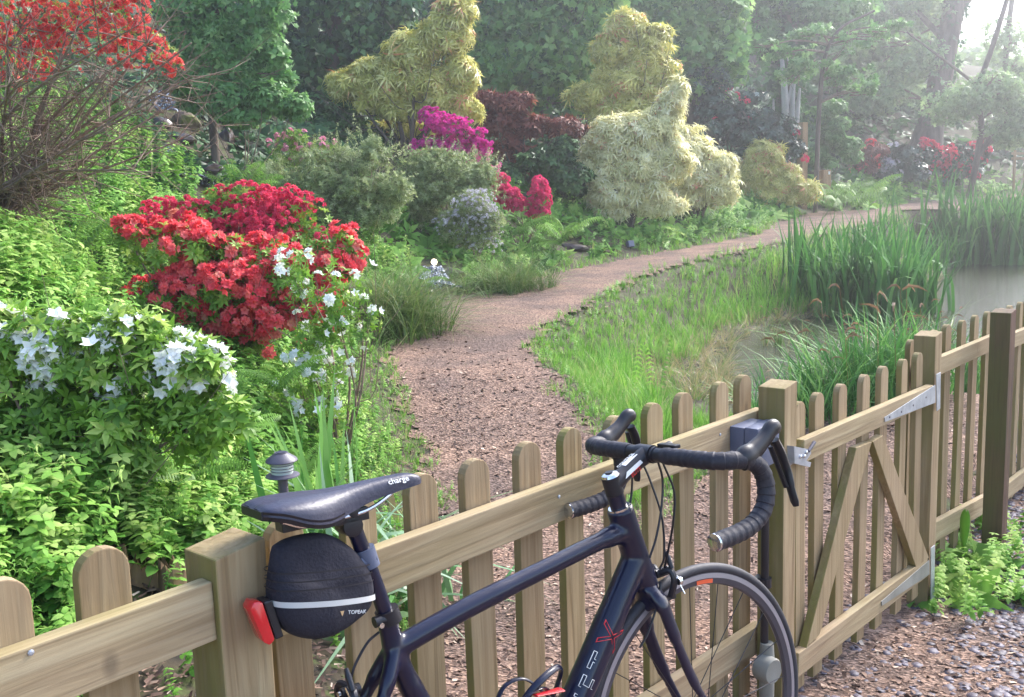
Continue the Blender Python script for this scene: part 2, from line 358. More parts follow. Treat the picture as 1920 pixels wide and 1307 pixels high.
def stamp(t, pos, R, s, v):
    n = len(pos); s = np.broadcast_to(np.asarray(s, float).reshape(-1, 1, 1) if np.ndim(s) else s, (n, 1, 1))
    V = np.einsum('nij,kj->nki', R, t.v)*s + pos[:, None, :]
    F = t.f[None] + (np.arange(n)*len(t.v))[:, None, None]
    A = np.clip(v[:, None]+t.a[None], 0, 1)
    return V.reshape(-1, 3), F.reshape(-1, 3), A.reshape(-1), np.tile(t.m, n)
def leafmesh(name, parts, mats, parent=None):
    parts = [p for p in parts if len(p[0])]
    off = 0; V, F, A, Mi = [], [], [], []
    for p in parts: V.append(p[0]); F.append(p[1]+off); A.append(p[2]); Mi.append(p[3]); off += len(p[0])
    V = np.vstack(V); F = np.vstack(F); A = np.concatenate(A); Mi = np.concatenate(Mi)
    me = bpy.data.meshes.new(name); me.vertices.add(len(V)); me.vertices.foreach_set('co', V.astype(np.float32).ravel())
    me.loops.add(F.size); me.loops.foreach_set('vertex_index', F.astype(np.int32).ravel())
    me.polygons.add(len(F)); me.polygons.foreach_set('loop_start', np.arange(0, F.size, 3, dtype=np.int32)); me.polygons.foreach_set('loop_total', np.full(len(F), 3, np.int32))
    at_ = me.attributes.new('v', 'FLOAT', 'POINT'); at_.data.foreach_set('value', A.astype(np.float32))
    me.update(calc_edges=True)
    mats = mats if isinstance(mats, (list, tuple)) else [mats]
    if len(mats) > 1: me.polygons.foreach_set('material_index', Mi.astype(np.int32))
    return link(name, me, mats, parent)
# ------------------------------------------------------------------ terrain
dF = np.array([.661, .750]); dF /= np.linalg.norm(dF); nF = np.array([dF[1], -dF[0]])
FS = 1.09
def gbase(t): return -.24*np.clip((t-1.5)/2.5, 0, 1)
def pz(Y): return .0225*((Y-3.6)+np.sqrt((Y-3.6)**2+.6))
EDGES = [((815, 880), (1135, 880)), ((790, 800), (1125, 795)), ((745, 720), (1050, 720)), ((729, 660), (988, 655)), ((768, 605), (1020, 620)), ((850, 562), (1075, 585)), ((940, 537), (1140, 550)), ((1060, 510), (1230, 514)),
         ((1200, 482), (1330, 488)), ((1330, 458), (1440, 464)), ((1440, 440), (1520, 446)), ((1520, 408), (1580, 436)), ((1575, 386), (1660, 414)), ((1690, 386), (1730, 405)), ((1780, 372), (1806, 386)), ((1850, 366), (1872, 378)), ((1960, 360), (1980, 370))]
def hitp(x, y):
    D = 2.
    for i in range(4000):
        p = at(x, y, D)
        if p[2] < pz(D): return p[:2]
        D += .01 if D < 12 else .03
    return at(x, y, 40)[:2]
_el = [hitp(*a) for a, b in EDGES]; _er = [hitp(*b) for a, b in EDGES]
PC = [np.array([.30, 1.9])] + [(a+b)/2 for a, b in zip(_el, _er)]; HW = [.8] + [np.linalg.norm(a-b)/2*1.0 for a, b in zip(_el, _er)]
HW = [min(h, 1.3) for h in HW]
PC = np.array(PC); HW = np.array(HW)
def pathdist(x, y):
    x = np.asarray(x, float); y = np.asarray(y, float)
    best = np.full(x.shape, 1e9); sgn = np.ones(x.shape); hw = np.zeros(x.shape); cy = np.zeros(x.shape)
    for i in range(len(PC)-1):
        a, b = PC[i], PC[i+1]; ab = b-a; L2 = ab@ab
        t = ((x-a[0])*ab[0]+(y-a[1])*ab[1])/L2; t = np.clip(t, 0 if i else 0, 1 if i < len(PC)-2 else 3)
        px, py = a[0]+t*ab[0], a[1]+t*ab[1]; d = np.hypot(x-px, y-py); k = d < best
        best = np.where(k, d, best); cr = ab[0]*(y-a[1])-ab[1]*(x-a[0]); sgn = np.where(k, np.sign(cr), sgn)
        hw = np.where(k, HW[i]+(HW[i+1]-HW[i])*np.clip(t, 0, 1), hw); cy = np.where(k, py, cy)
    return best-hw, sgn, cy
POND = np.array([onz(*p, -.34)[:2] for p in [(1305, 795), (1275, 735), (1268, 695), (1308, 638), (1440, 600), (1570, 585), (1690, 545), (1750, 505), (1790, 482), (1850, 474), (2050, 466), (2600, 480)]] + [np.array([14., 5.]), np.array([5.2, 4.6])] + [onz(*p, -.34)[:2] for p in [(1930, 905), (1830, 850), (1700, 840), (1580, 830), (1450, 815)]])
def ponddist(x, y):
    x = np.asarray(x, float); y = np.asarray(y, float); best = np.full(x.shape, 1e9); ins = np.zeros(x.shape, bool); n = len(POND)
    for i in range(n):
        a, b = POND[i], POND[(i+1) % n]; ab = b-a
        t = np.clip(((x-a[0])*ab[0]+(y-a[1])*ab[1])/(ab@ab), 0, 1); best = np.minimum(best, np.hypot(x-a[0]-t*ab[0], y-a[1]-t*ab[1]))
        c = (a[1] > y) != (b[1] > y)
        xi = a[0]+(y-a[1])/(b[1]-a[1]+1e-12)*ab[0]; ins ^= c & (x < xi)
    return np.where(ins, -best, best)
def sm(x): x = np.clip(x, 0, 1); return x*x*(3-2*x)
def nz2(x, y, f=1., s=0.): return (np.sin(x*1.7*f+s)*np.cos(y*1.3*f-s*1.7)+np.sin(x*.9*f-y*1.9*f+s*2.3)*.7+np.sin((x+y)*3.1*f+s)*.35)/2
def edge(x, y):
    x = np.asarray(x, float); y = np.asarray(y, float)
    e, sg, cy = pathdist(x, y); c = nF[0]*x+nF[1]*y; t = dF[0]*x+dF[1]*y
    es = np.maximum(-c-1.95-.25*np.clip(t-1, -1, 3), .55-t)                 # bark apron behind the fence
    es = np.where(c > -1.45, -1., es)
    return np.minimum(e, es), sg, cy, c, t
def T(x, y):
    e, sg, cy, c, t = edge(x, y); x = np.asarray(x, float); y = np.asarray(y, float)
    cy = np.where(c > -1.6, 1.5, cy)
    base = gbase(t)*np.clip(1-(y-4.5)/3, 0, 1)+pz(np.maximum(cy, 0))
    ee = np.maximum(e, 0)
    bk = .10*np.minimum(ee, .35)/.35 + .42*np.clip(ee-.35, 0, 1.2) + .66*np.clip(ee-1.55, 0, 8) + .30*np.clip(ee-9.5, 0, 30)
    bk = bk*sm((-c-1.4)/1.0)
    left = base + bk + .10*nz2(x, y, 1.1, .5)*np.clip(ee/1.5, 0, 1)
    pd = ponddist(x, y); b = np.maximum(sm(pd/1.9), 1-sm(ee/.9))
    right = -.28*(1-b)+(base-.04*np.minimum(ee, 2))*b - .25*sm(-pd/1.0)
    right = right + .03*nz2(x, y, 3, 1)*np.clip(ee*2, 0, 1)
    left = np.where(pd < 1.9, left*b+right*(1-b), left)
    z = np.where(sg > 0, left, right)
    return np.where(c > -1.45, gbase(t), z)
def hit(px, py, d0=2.0, dmax=70):
    D = d0
    while D < dmax:
        p = at(px, py, D)
        if p[2] < float(T(p[0], p[1])): return p
        D += .02+.004*D
    return at(px, py, dmax)
def gx(a, b, n, p=1.): return a+(b-a)*np.linspace(0, 1, n)**p
def grid_mesh(xs, ys, keep=None, dz=0.):
    X, Y = np.meshgrid(xs, ys); Z = T(X, Y)+dz*(.012+.026*sm((Y-6)/7)); nx, ny = len(xs), len(ys)
    i = (np.arange(ny-1)[:, None]*nx+np.arange(nx-1)[None]).ravel()
    F = np.stack([i, i+1, i+1+nx, i+nx], 1)
    if keep is not None:
        cx = (X[:-1, :-1]+X[1:, 1:]).ravel()/2; cyy = (Y[:-1, :-1]+Y[1:, 1:]).ravel()/2; F = F[keep(cx, cyy)]
    V = np.stack([X.ravel(), Y.ravel(), Z.ravel()], 1)
    u, inv = np.unique(F, return_inverse=True); V = V[u]; F = inv.reshape(F.shape)
    me = bpy.data.meshes.new('grid'); me.from_pydata(V.tolist(), [], F.tolist()); me.update(); me.polygons.foreach_set('use_smooth', [True]*len(me.polygons)); return me
M['soil'] = mat('soil_and_moss', (.05, .04, .02), rough=.95, scale=14, bump=.8, detail=8, stops=[(.3, (.022, .018, .012)), (.5, (.06, .045, .026)), (.6, (.07, .085, .025)), (.8, (.09, .14, .035))])
def chipmat():
    m = bpy.data.materials.new('bark_chip_path'); m.use_nodes = True; nt = m.node_tree; N = nt.nodes; L = nt.links; b = N['Principled BSDF']; b.inputs['Roughness'].default_value = .9
    tc = N.new('ShaderNodeTexCoord'); outs = []
    for sc, st in ((62, (1, 1.8, 1)), (20, (1.6, 1, 1))):
        mp = N.new('ShaderNodeMapping'); mp.inputs['Scale'].default_value = st; L.new(tc.outputs['Object'], mp.inputs[0])
        v = N.new('ShaderNodeTexVoronoi'); v.inputs['Scale'].default_value = sc; L.new(mp.outputs[0], v.inputs[0]); outs.append(v)
    r = N.new('ShaderNodeValToRGB'); e = r.color_ramp.elements; e[0].position = .05; e[0].color = (.07, .04, .03, 1); e[1].position = 1; e[1].color = (.40, .28, .22, 1)
    q = e.new(.5); q.color = (.195, .125, .09, 1)
    sp = N.new('ShaderNodeSeparateColor'); L.new(outs[0].outputs['Color'], sp.inputs[0]); L.new(sp.outputs[0], r.inputs[0])
    n2 = N.new('ShaderNodeTexNoise'); n2.inputs['Scale'].default_value = 1.6; n2.inputs['Detail'].default_value = 5; L.new(tc.outputs['Object'], n2.inputs[0])
    r2 = N.new('ShaderNodeValToRGB'); r2.color_ramp.elements[0].position = .35; r2.color_ramp.elements[0].color = (.62, .6, .62, 1); r2.color_ramp.elements[1].position = .68; r2.color_ramp.elements[1].color = (1.25, 1.15, 1.05, 1); L.new(n2.outputs[0], r2.inputs[0])
    mx = N.new('ShaderNodeMix'); mx.data_type = 'RGBA'; mx.blend_type = 'MULTIPLY'; mx.inputs[0].default_value = 1; L.new(r.outputs[0], mx.inputs[6]); L.new(r2.outputs[0], mx.inputs[7]); L.new(mx.outputs[2], b.inputs['Base Color'])
    bp = N.new('ShaderNodeBump'); bp.inputs['Strength'].default_value = .9; bp.inputs['Distance'].default_value = .012; L.new(outs[0].outputs['Distance'], bp.inputs['Height']); L.new(bp.outputs[0], b.inputs['Normal'])
    return m
M['path'] = chipmat()
tag(link('ground', grid_mesh(np.concatenate([np.arange(-60, -12, 2.), np.arange(-12, 14, .14), np.arange(14, 90, 2.)]), np.concatenate([np.arange(-12, -1, 1.), np.arange(-1, 14, .14), np.arange(14, 40, .35), np.arange(40, 140, 3.)])), M['soil']), kind='structure')
def keep_path(x, y):
    e, sg, cy, c, t = edge(x, y)
    n = .09*nz2(x, y, 5, 2)+.05*nz2(x, y, 13, 1)+RNG.uniform(-.03, .03, x.shape)
    return (e+n < 0) & (y < 45)
tag(link('path', grid_mesh(np.arange(-3.5, 4.0, .055), np.arange(-1., 12., .055), keep_path, 1.), M['path']), kind='structure')
tag(link('path', grid_mesh(np.arange(-3.5, 26.0, .13), np.arange(12., 44., .13), keep_path, 1.), M['path']), kind='structure')
# pond water
m = bpy.data.materials.new('pond_water'); m.use_nodes = True; b = m.node_tree.nodes['Principled BSDF']
b.inputs['Base Color'].default_value = (.05, .048, .028, 1); b.inputs['Roughness'].default_value = .06; b.inputs['IOR'].default_value = 1.33; b.inputs['Specular IOR Level'].default_value = .8
n = m.node_tree.nodes.new('ShaderNodeTexNoise'); n.inputs['Scale'].default_value = 7; n.inputs['Detail'].default_value = 3; bp = m.node_tree.nodes.new('ShaderNodeBump'); bp.inputs['Strength'].default_value = .5; bp.inputs['Distance'].default_value = .03
tcn = m.node_tree.nodes.new('ShaderNodeTexCoord'); mpn = m.node_tree.nodes.new('ShaderNodeMapping'); mpn.inputs['Scale'].default_value = (1, 3, 1)
m.node_tree.links.new(tcn.outputs['Object'], mpn.inputs[0]); m.node_tree.links.new(mpn.outputs[0], n.inputs[0])
m.node_tree.links.new(n.outputs[0], bp.inputs['Height']); m.node_tree.links.new(bp.outputs[0], b.inputs['Normal']); M['water'] = m
pm = me_from([(p[0]+(p[0]-7)*.06, p[1]+(p[1]-9)*.05, -.34) for p in POND], [tuple(range(len(POND)))])
tag(link('pond_water', pm, M['water']), kind='structure')
# ------------------------------------------------------------------ fence
def FW(t, z, c):                                    # measured fence coordinates -> world
    p = np.array([dF[0]*t+nF[0]*c, dF[1]*t+nF[1]*c, z]); return CAM+FS*(p-CAM)
def onF(x, y, c):                                   # pixel on the vertical plane c of the fence -> (t, z)
    r = ray(x, y); n3 = np.array([nF[0], nF[1], 0]); k = c/(n3@r); p = CAM+r*k; return p[0]*dF[0]+p[1]*dF[1], p[2]
FA = math.atan2(dF[1], dF[0])
def wl(p, root): return tuple(np.array(p)-np.array(root.location))
def picket_mesh(h, w=.070, th=.022, seed=0):
    mb = MB(); n = 10; r = w/2; hr = r*.95
    poly = [(-r, 0), (r, 0), (r, h-hr)] + [(r*math.cos(a), h-hr+hr*math.sin(a)) for a in np.linspace(0, PI, n+1)[1:-1]] + [(-r, h-hr)]
    mb.prism(poly, (0, 0, 0), (1, 0, 0), (0, 0, 1), (0, 1, 0), 0, th); return mb.mesh('picket', bevel=.0022)
PMESH = {}
def picket(root, t, ztop, zbot, c, w=.076, m='wood'):
    a = FW(t, ztop, c); h = round(a[2]-(CAMH-FS*(CAMH-zbot)), 2); key = (h, w)
    if key not in PMESH: PMESH[key] = picket_mesh(h, w)
    me = PMESH[key]; 
    if not me.materials: me.materials.append(M[m])
    o = bpy.data.objects.new('picket', me); col.objects.link(o); o.parent = root; o.location = wl((a[0], a[1], a[2]-h), root); o.rotation_euler = (random.uniform(-.006, .006), random.uniform(-.012, .012), FA+random.uniform(-.03, .03)); return o
def board(root, name, t0, z0, t1, z1, hgt, c, th, m='wood_h', bevel=.003, fix=None):   # top edge from (t0,z0) to (t1,z1)
    a = FW(t0, z0, c); b = FW(t1, z1, c); v = Vector(b-a); L = v.length
    mb = MB(); mb.box((L/2, th/2, -hgt/2), (L, th, hgt))
    me = mb.mesh(name, bevel=bevel)
    pitch = math.asin(v.z/L)
    o = link(name, me, M[m], root, wl(a, root)); o.rotation_euler = Euler((0, -pitch, math.atan2(v.y, v.x)), 'XYZ'); return o
def post(root, t, c, ztop, size, gz=-.5, m='wood', name='post', cut=.012):
    a = FW(t, ztop, c); h = a[2]-gz; mb = MB(); s = size
    mb.box((s/2, s/2, h/2), (s, s, h)); mb.v = [(x, y, z+(cut*(x/s-.5) if z > h*.5 else 0)) for x, y, z in mb.v]
    return link(name, mb.mesh(name, bevel=.003), M[m], root, wl((a[0], a[1], a[2]-h), root), (0, 0, FA))
def strip_screw(root, t, z, c):
    p = FW(t, z, c); mb = MB(); mb.lathe([(.0045, 0), (.0045, .0015), (.002, .0025)], axis=(nF[0], nF[1], 0), n=8)
    return mb.build('screw', M['galv'], root, loc=wl(p, root))
FENG = 'wooden picket fence panels beside the gate'
fl = empty('picket_fence', tuple(FW(.70, 0, -1.2)[:2])+(0,)); tag(fl, 'long weathered picket fence panel the bicycle leans on, ending at the gate catch post', 'fence', FENG)
for t, z in zip([.896, 1.043, 1.193, 1.343, 1.485, 1.637, 1.806, 1.964, 2.122, 2.295, 2.425], [.975, .978, .982, .980, .982, .984, .981, .982, .985, .987, .986]): picket(fl, t-.022, z, .0 if t > 1 else .03, -1.255)
board(fl, 'rail', .82, .889, 2.452, .887, .092, -1.222, .031)
board(fl, 'rail', .82, .305, 2.452, .252, .092, -1.222, .031)
lp = CAM+1.16*(np.array([dF[0]*.668+nF[0]*-1.138, dF[1]*.668+nF[1]*-1.138, 1.0])-CAM); mb = MB(); mb.box((.047, .047, (lp[2]+.4)/2), (.094, .094, lp[2]+.4)); mb.v = [(x, y, z+(.012*(x/.094-.5) if z > .5 else 0)) for x, y, z in mb.v]
mb.build('post', M['wood'], fl, bevel=.003, loc=wl((lp[0], lp[1], -.4), fl), rot=(0, 0, FA))
post(fl, 2.402, -1.138, .963, .085)
for t in (.95, 1.52, 2.2): strip_screw(fl, t, .86, -1.2215)
fl2 = empty('picket_fence', tuple(FW(.3, 0, -1.2)[:2])+(0,)); tag(fl2, 'short picket fence piece with two pickets in the lower left corner beside the square post', 'fence', FENG)
for t, z in ((.13, 1.0), (.29, 1.01), (.436, 1.014), (.562, 1.018)): picket(fl2, t-.0, z, .03, -1.252, .078)
board(fl2, 'rail', -.1, .921, .71, .932, .098, -1.222, .031); board(fl2, 'rail', -.1, .32, .71, .31, .092, -1.222, .031)
strip_screw(fl2, .452, .921, -1.2215)
fr = empty('picket_fence', tuple(FW(4.2, 0, -1.2)[:2])+(-.2,)); tag(fr, 'picket fence panel between the gate hinge post and the dark reddish post', 'fence', FENG)
for t, z in zip([3.76, 3.905, 4.05, 4.205, 4.387, 4.572, 4.77], [.925, .932, .93, .936, .935, .940, .936]): picket(fr, t-.01, z, -.08, -1.255)
board(fr, 'rail', 3.72, .826, 4.80, .833, .078, -1.222, .03); board(fr, 'rail', 3.72, .165, 4.80, .07, .092, -1.222, .03)
post(fr, 3.640, -1.138, .962, .085, -.7); post(fr, 4.445, -1.085, .972, .090, -.8, 'wood_dark')
fr2 = empty('picket_fence', tuple(FW(5.2, 0, -1.2)[:2])+(-.2,)); tag(fr2, 'picket fence panel cut off by the photo edge beyond the dark reddish post', 'fence', FENG)
for k in range(5): picket(fr2, 4.98+.17*k, .93, -.1, -1.255)
board(fr2, 'rail', 4.86, .80, 5.75, .80, .08, -1.222, .03); board(fr2, 'rail', 4.86, .05, 5.75, .03, .09, -1.222, .03); post(fr2, 5.75, -1.14, .96, .085, -.8)
# gate
gt = empty('garden_gate', tuple(FW(3.6, 0, -1.14)[:2])+(-.15,)); tag(gt, 'closed wooden picket garden gate with A-shaped braces and steel strap hinge', 'gate')
for t, z in zip([2.578, 2.703, 2.86, 3.041, 3.203, 3.396, 3.571], [.894, .899, .902, .902, .909, .905, .907]): picket(gt, t-.012, z, .03-.055*(t-2.5), -1.158, .070)
board(gt, 'rail', 2.508, .796, 3.600, .784, .072, -1.128, .029); board(gt, 'rail', 2.489, .170, 3.600, .126, .080, -1.128, .029)
def brace(pts, c, th):
    w = [FW(*onF(x, y, c), c) for x, y in pts]; back = [p + np.array([-nF[0], -nF[1], 0])*th for p in w]; root = gt
    vs = [wl(p, root) for p in w+back]; n = len(w)
    fs = [tuple(range(n)), tuple(range(2*n-1, n-1, -1))]+[(i, (i+1) % n, n+(i+1) % n, n+i) for i in range(n)]
    mb = MB(); mb.add(vs, fs); return mb.build('brace', M['wood'], root, bevel=.0025)
brace([(1606, 828+12), (1635, 828), (1537, 1190), (1512, 1216)], -1.128, .028)
brace([(1637, 828), (1656, 816), (1742, 1046), (1718, 1064)], -1.128, .028)
def plate(pts, c, th, name, m, root=None):
    root = root or gt; w = [FW(*onF(x, y, c), c) for x, y in pts]; back = [p + np.array([-nF[0], -nF[1], 0])*th for p in w]
    vs = [wl(p, root) for p in w+back]; n = len(w); mb = MB(); mb.add(vs, [tuple(range(n)), tuple(range(2*n-1, n-1, -1))]+[(i, (i+1) % n, n+(i+1) % n, n+i) for i in range(n)]); return mb.build(name, M[m], root)
h = plate([(1659, 783), (1754, 722), (1754, 755), (1660, 791)], -1.1245, .0028, 'hinge', 'galv')
for x, y in ((1668, 782), (1690, 772), (1712, 760), (1736, 745)):
    a = FW(*onF(x, y, -1.1245), -1.1245); mb = MB(); mb.lathe([(.004, 0), (.004, .0015)], axis=(nF[0], nF[1], 0), n=8, org=np.array(wl(a, gt))+np.array([nF[0], nF[1], 0])*.0005); mb.build('bolt', M['lampmetal'], h)
plate([(1756, 702), (1764, 698), (1763, 766), (1757, 771)], -1.1235, .003, 'hinge_plate', 'galv')
plate([(1653, 1128), (1743, 1050), (1743, 1077), (1654, 1136)], -1.1245, .0028, 'hinge', 'pvc')
plate([(1746, 1028), (1753, 1022), (1752, 1122), (1746, 1128)], -1.1235, .003, 'hinge_plate', 'galv')
# catch on the post
ct = empty('gate_catch', tuple(FW(2.44, .72, -1.135))); tag(ct, 'galvanised gate catch screwed to the post left of the gate', 'gate catch')
plate([(1481, 842), (1489, 838), (1489, 868), (1482, 873)], -1.1345, .003, 'plate', 'galv', ct)
cb = plate([(1489, 837), (1520, 843), (1521, 850), (1512, 864), (1521, 867), (1519, 876), (1490, 869)], -1.118, .022, 'latch_case', 'galv', ct)
for x, y in ((1500, 856), (1507, 855), (1511, 848)):
    a = FW(*onF(x, y, -1.118), -1.118); mb = MB(); mb.lathe([(.006, 0), (.006, .004), (.002, .006)], axis=(nF[0], nF[1], 0), n=10, org=wl(a, ct)); mb.build('bolt', M['chrome'], cb)
a, b_ = FW(*onF(1516, 846, -1.116), -1.116), FW(*onF(1527, 829, -1.116), -1.116); mb = MB(); mb.tube([wl(a, ct), wl(b_, ct)], [.005, .006]); mb.build('lever', M['lampmetal'], ct)
# junction box, conduit and floodlight
jb = empty('junction_box', tuple(FW(2.30, .80, -1.22))); tag(jb, 'square blue-grey plastic junction box on the fence rail by the gate post', 'junction box')
def fbox(root, name, t0, t1, z0, z1, c0, c1, m, bevel=.004):
    a = FW(t0, z0, c0); b = FW(t1, z1, c1); L = FS*(t1-t0); H = b[2]-a[2]; Dp = FS*abs(c1-c0)
    mb = MB(); mb.box((L/2, -Dp/2, H/2), (L, Dp, H)); return link(name, mb.mesh(name, True, bevel), M[m], root, wl((a[0], a[1], a[2]), root), (0, 0, FA))
fbox(jb, 'case', 2.252, 2.372, .765, .873, -1.222, -1.180, 'greyplastic'); ld = fbox(jb, 'lid', 2.249, 2.375, .762, .876, -1.179, -1.138, 'greyplastic', .007)
cdx = []
for z in np.linspace(.765, .18, 12): cdx.append(FW(2.352, z, -1.168))
mb = MB(); mb.tube(cdx, .0125, 12); pipe = mb.build('conduit', M['black'], None, smooth=True); tag(pipe, 'black conduit pipe running down the gate post from the junction box', 'pipe')
mb = MB(); p0 = FW(2.352, .42, -1.168); mb.tube([p0-[0, 0, .014], p0+[0, 0, .014]], .021, 12); mb.box(p0+np.array([-nF[0], -nF[1], 0])*.02, (.05, .03, .02), Matrix.Rotation(FA, 3, 'Z')); mb.build('clip', M['black'], pipe)
so = empty('socket_fitting', tuple(FW(2.345, .16, -1.15))); tag(so, 'weathered grey round pipe fitting with disc cover low on the gate post', 'pipe fitting')
mb = MB(); c0 = np.array(wl(FW(2.325, .180, -1.125), so)); mb.lathe([(.036, 0), (.040, .006), (.040, .05), (.030, .056)], axis=(-nF[0]-.1, -nF[1]+.5, 0), org=c0, n=28); mb.build('disc', M['pvc'], so, smooth=True)
mb = MB(); mb.tube([wl(FW(2.352, z, -1.160), so) for z in (.245, .18, .08, .04)], [.02, .024, .022, .018], 14); mb.build('pipe_elbow', M['pvc'], so, smooth=True)
# ------------------------------------------------------------------ bicycle (local x forward, y to its left, z up)
BX, BY, BTH, BLEAN = -.062, 1.629, .946, .098
BROT = (-BLEAN, 0, PI/2-BTH)
bike = empty('road_bicycle', (BX, BY, 0), BROT); tag(bike, 'black carbon road bicycle with drop bars leaning against the picket fence', 'bicycle')
frm = MB()
def q(u, w, v=0): return (u, -v, w)
frm.tube(spline([q(.398, .842), q(.408, .81), q(.423, .76), q(.442, .70), q(.456, .655)], 4), .0285, 20)
frm.tube(spline([q(-.150, .702), q(0, .733), q(.2, .764), q(.34, .785), q(.405, .790)], 5), [.020]*8+[.0185]*8+[.022]*3+[.026]*2, 20)
frm.tube(spline([q(.06, .262), q(.14, .372), q(.25, .495), q(.36, .635), q(.43, .725)], 5), [.034]*5+[.0315]*10+[.030]*6, 20)
frm.tube(spline([q(.06, .262), q(-.03, .43), q(-.115, .605), q(-.148, .70), q(-.158, .768)], 5), [.022]*12+[.020]*5+[.0185]*4, 18)
for s in (-1, 1):
    frm.tube(spline([q(-.150, .705, s*.006), q(-.19, .64, s*.026), q(-.27, .52, s*.038), q(-.40, .345, s*.062)], 6), [.015]*6+[.012]*7+[.010]*6, 12)
    frm.tube(spline([q(.04, .262, s*.02), q(-.1, .29, s*.045), q(-.40, .335, s*.064)], 6), [.018]*5+[.013]*8, 12)
frm.tube([q(.06, .262, -.036), q(.06, .262, .036)], .024, 20)
fo = frm.build('frame', M['carbon'], bike, smooth=True)
md = fo.modifiers.new('r', 'REMESH'); md.mode = 'VOXEL'; md.voxel_size = .0042; md.use_smooth_shade = True
md = fo.modifiers.new('s', 'SMOOTH'); md.iterations = 7; md.factor = .6
mb = MB()
HB = (.583, .336)
for s in (-1, 1):
    mb.tube(spline([q(.452, .665, s*.008), q(.462, .63, s*.036), q(.480, .57, s*.042), q(.520, .46, s*.046), q(.583, .336, s*.052)], 6), [.026]*3+[.022]*5+[.019]*6+[.015]*6+[.011]*5, 14, flat=[(1, .62)]*25)
mb.tube([q(.462, .632, -.03), q(.462, .632, .03)], .022, 12)
mb.tube([q(.452, .668), q(.466, .618)], .0285, 18)
fk = mb.build('fork', M['carbon'], bike, smooth=True); md = fk.modifiers.new('r', 'REMESH'); md.mode = 'VOXEL'; md.voxel_size = .004; md.use_smooth_shade = True; md = fk.modifiers.new('s', 'SMOOTH'); md.iterations = 5
def wheel(u):
    e = empty('wheel', (u, 0, .336)); e.parent = bike
    mb = MB(); mb.lathe([(.3245+.0118*math.cos(a), .0118*math.sin(a)) for a in np.linspace(0, 2*PI, 17)[:-1]], axis=(0, 1, 0), n=120, closed=True); mb.build('tyre', M['rubber'], e, smooth=True)
    mb = MB(); mb.lathe([(.3165, -.0095), (.3165, .0095), (.3035, .0100), (.3033, .0105), (.292, .007), (.289, 0), (.292, -.007), (.3033, -.0105), (.3035, -.0100)], axis=(0, 1, 0), n=120, closed=True)
    rim = mb.build('rim', M['rim'], e, smooth=True)
    mb = MB()
    for s in (-1, 1): mb.lathe([(.3150, s*.0099), (.3045, s*.01045), (.3045, s*.0108), (.3150, s*.0103)], axis=(0, 1, 0), n=120, closed=True)
    mb.build('brake_track', M['track'], rim, smooth=True)
    mb = MB()
    for k in range(20):
        a = 2*PI*k/20; s = 1 if k % 2 else -1; b = a+s*.42*(1 if (k//2) % 2 else -1)
        mb.tube([(.018*math.cos(b), s*.026, .018*math.sin(b)), (.291*math.cos(a), 0, .291*math.sin(a))], .0011, 5)
    mb.build('spokes', M['black'], e)
    mb = MB(); mb.lathe([(.006, -.05), (.012, -.045), (.012, -.032), (.021, -.028), (.021, -.022), (.010, -.018), (.010, .018), (.021, .022), (.021, .028), (.012, .032), (.012, .045), (.006, .05)], axis=(0, 1, 0), n=24); mb.build('hub', M['black'], e, smooth=True)
    return e
w1 = wheel(.583); w2 = wheel(-.405)
def arcpatch(e, a0, a1, r0, r1, y, m, name):
    mb = MB(); n = 10; vs = []
    for i in range(n+1):
        a = a0+(a1-a0)*i/n; vs += [(r0*math.cos(a), y, r0*math.sin(a)), (r1*math.cos(a), y+.0, r1*math.sin(a))]
    mb.add(vs, [(2*i, 2*i+1, 2*i+3, 2*i+2) for i in range(n)]); return mb.build(name, M[m], e)
arcpatch(w1, 1.36, 1.53, .2935, .3025, -.0109, 'orange', 'sticker')
def text(body, size, m, parent, loc, ex, ey, name='lettering', extr=.0003, outline=0., proj=None, fit=None):
    cu = bpy.data.curves.new(name, 'FONT'); cu.body = body; cu.size = size; cu.align_x = 'CENTER'; cu.align_y = 'CENTER'
    if outline: cu.fill_mode = 'NONE'; cu.bevel_depth = outline; cu.bevel_resolution = 0
    else: cu.extrude = extr
    o = bpy.data.objects.new(name, cu); col.objects.link(o); dg = bpy.context.evaluated_depsgraph_get(); me = bpy.data.meshes.new_from_object(o.evaluated_get(dg)); bpy.data.objects.remove(o)
    ex = Vector(ex).normalized(); ez = ex.cross(Vector(ey)).normalized(); ey = ez.cross(ex); l = Vector(loc)
    for v in me.vertices:
        x, y, z = v.co; 
        if proj: d = math.sqrt(max(proj**2-(y)**2, 0))-proj; z += d
        v.co = l+ex*x+ey*y+ez*z
    return link(name, me, M[m], parent)
# down tube lettering, readable from the right side (-y)
d_ = Vector((.40-.14, 0, .685-.372)).normalized(); up_ = Vector((-d_.z, 0, d_.x))
for ch, k in zip('PLANET', range(6)):
    pos = Vector((.12, -.0316, .345)) + d_*(.035+.046*k); text(ch, .062, 'whitepaint', bike, pos, d_, up_, outline=.0006, proj=.033)
pos = Vector((.12, -.0316, .345))+d_*(.035+.046*6+.012); text('X', .072, 'redpaint', bike, pos+Vector((0, -.0012, 0)), d_, up_, outline=.0008, proj=.036)
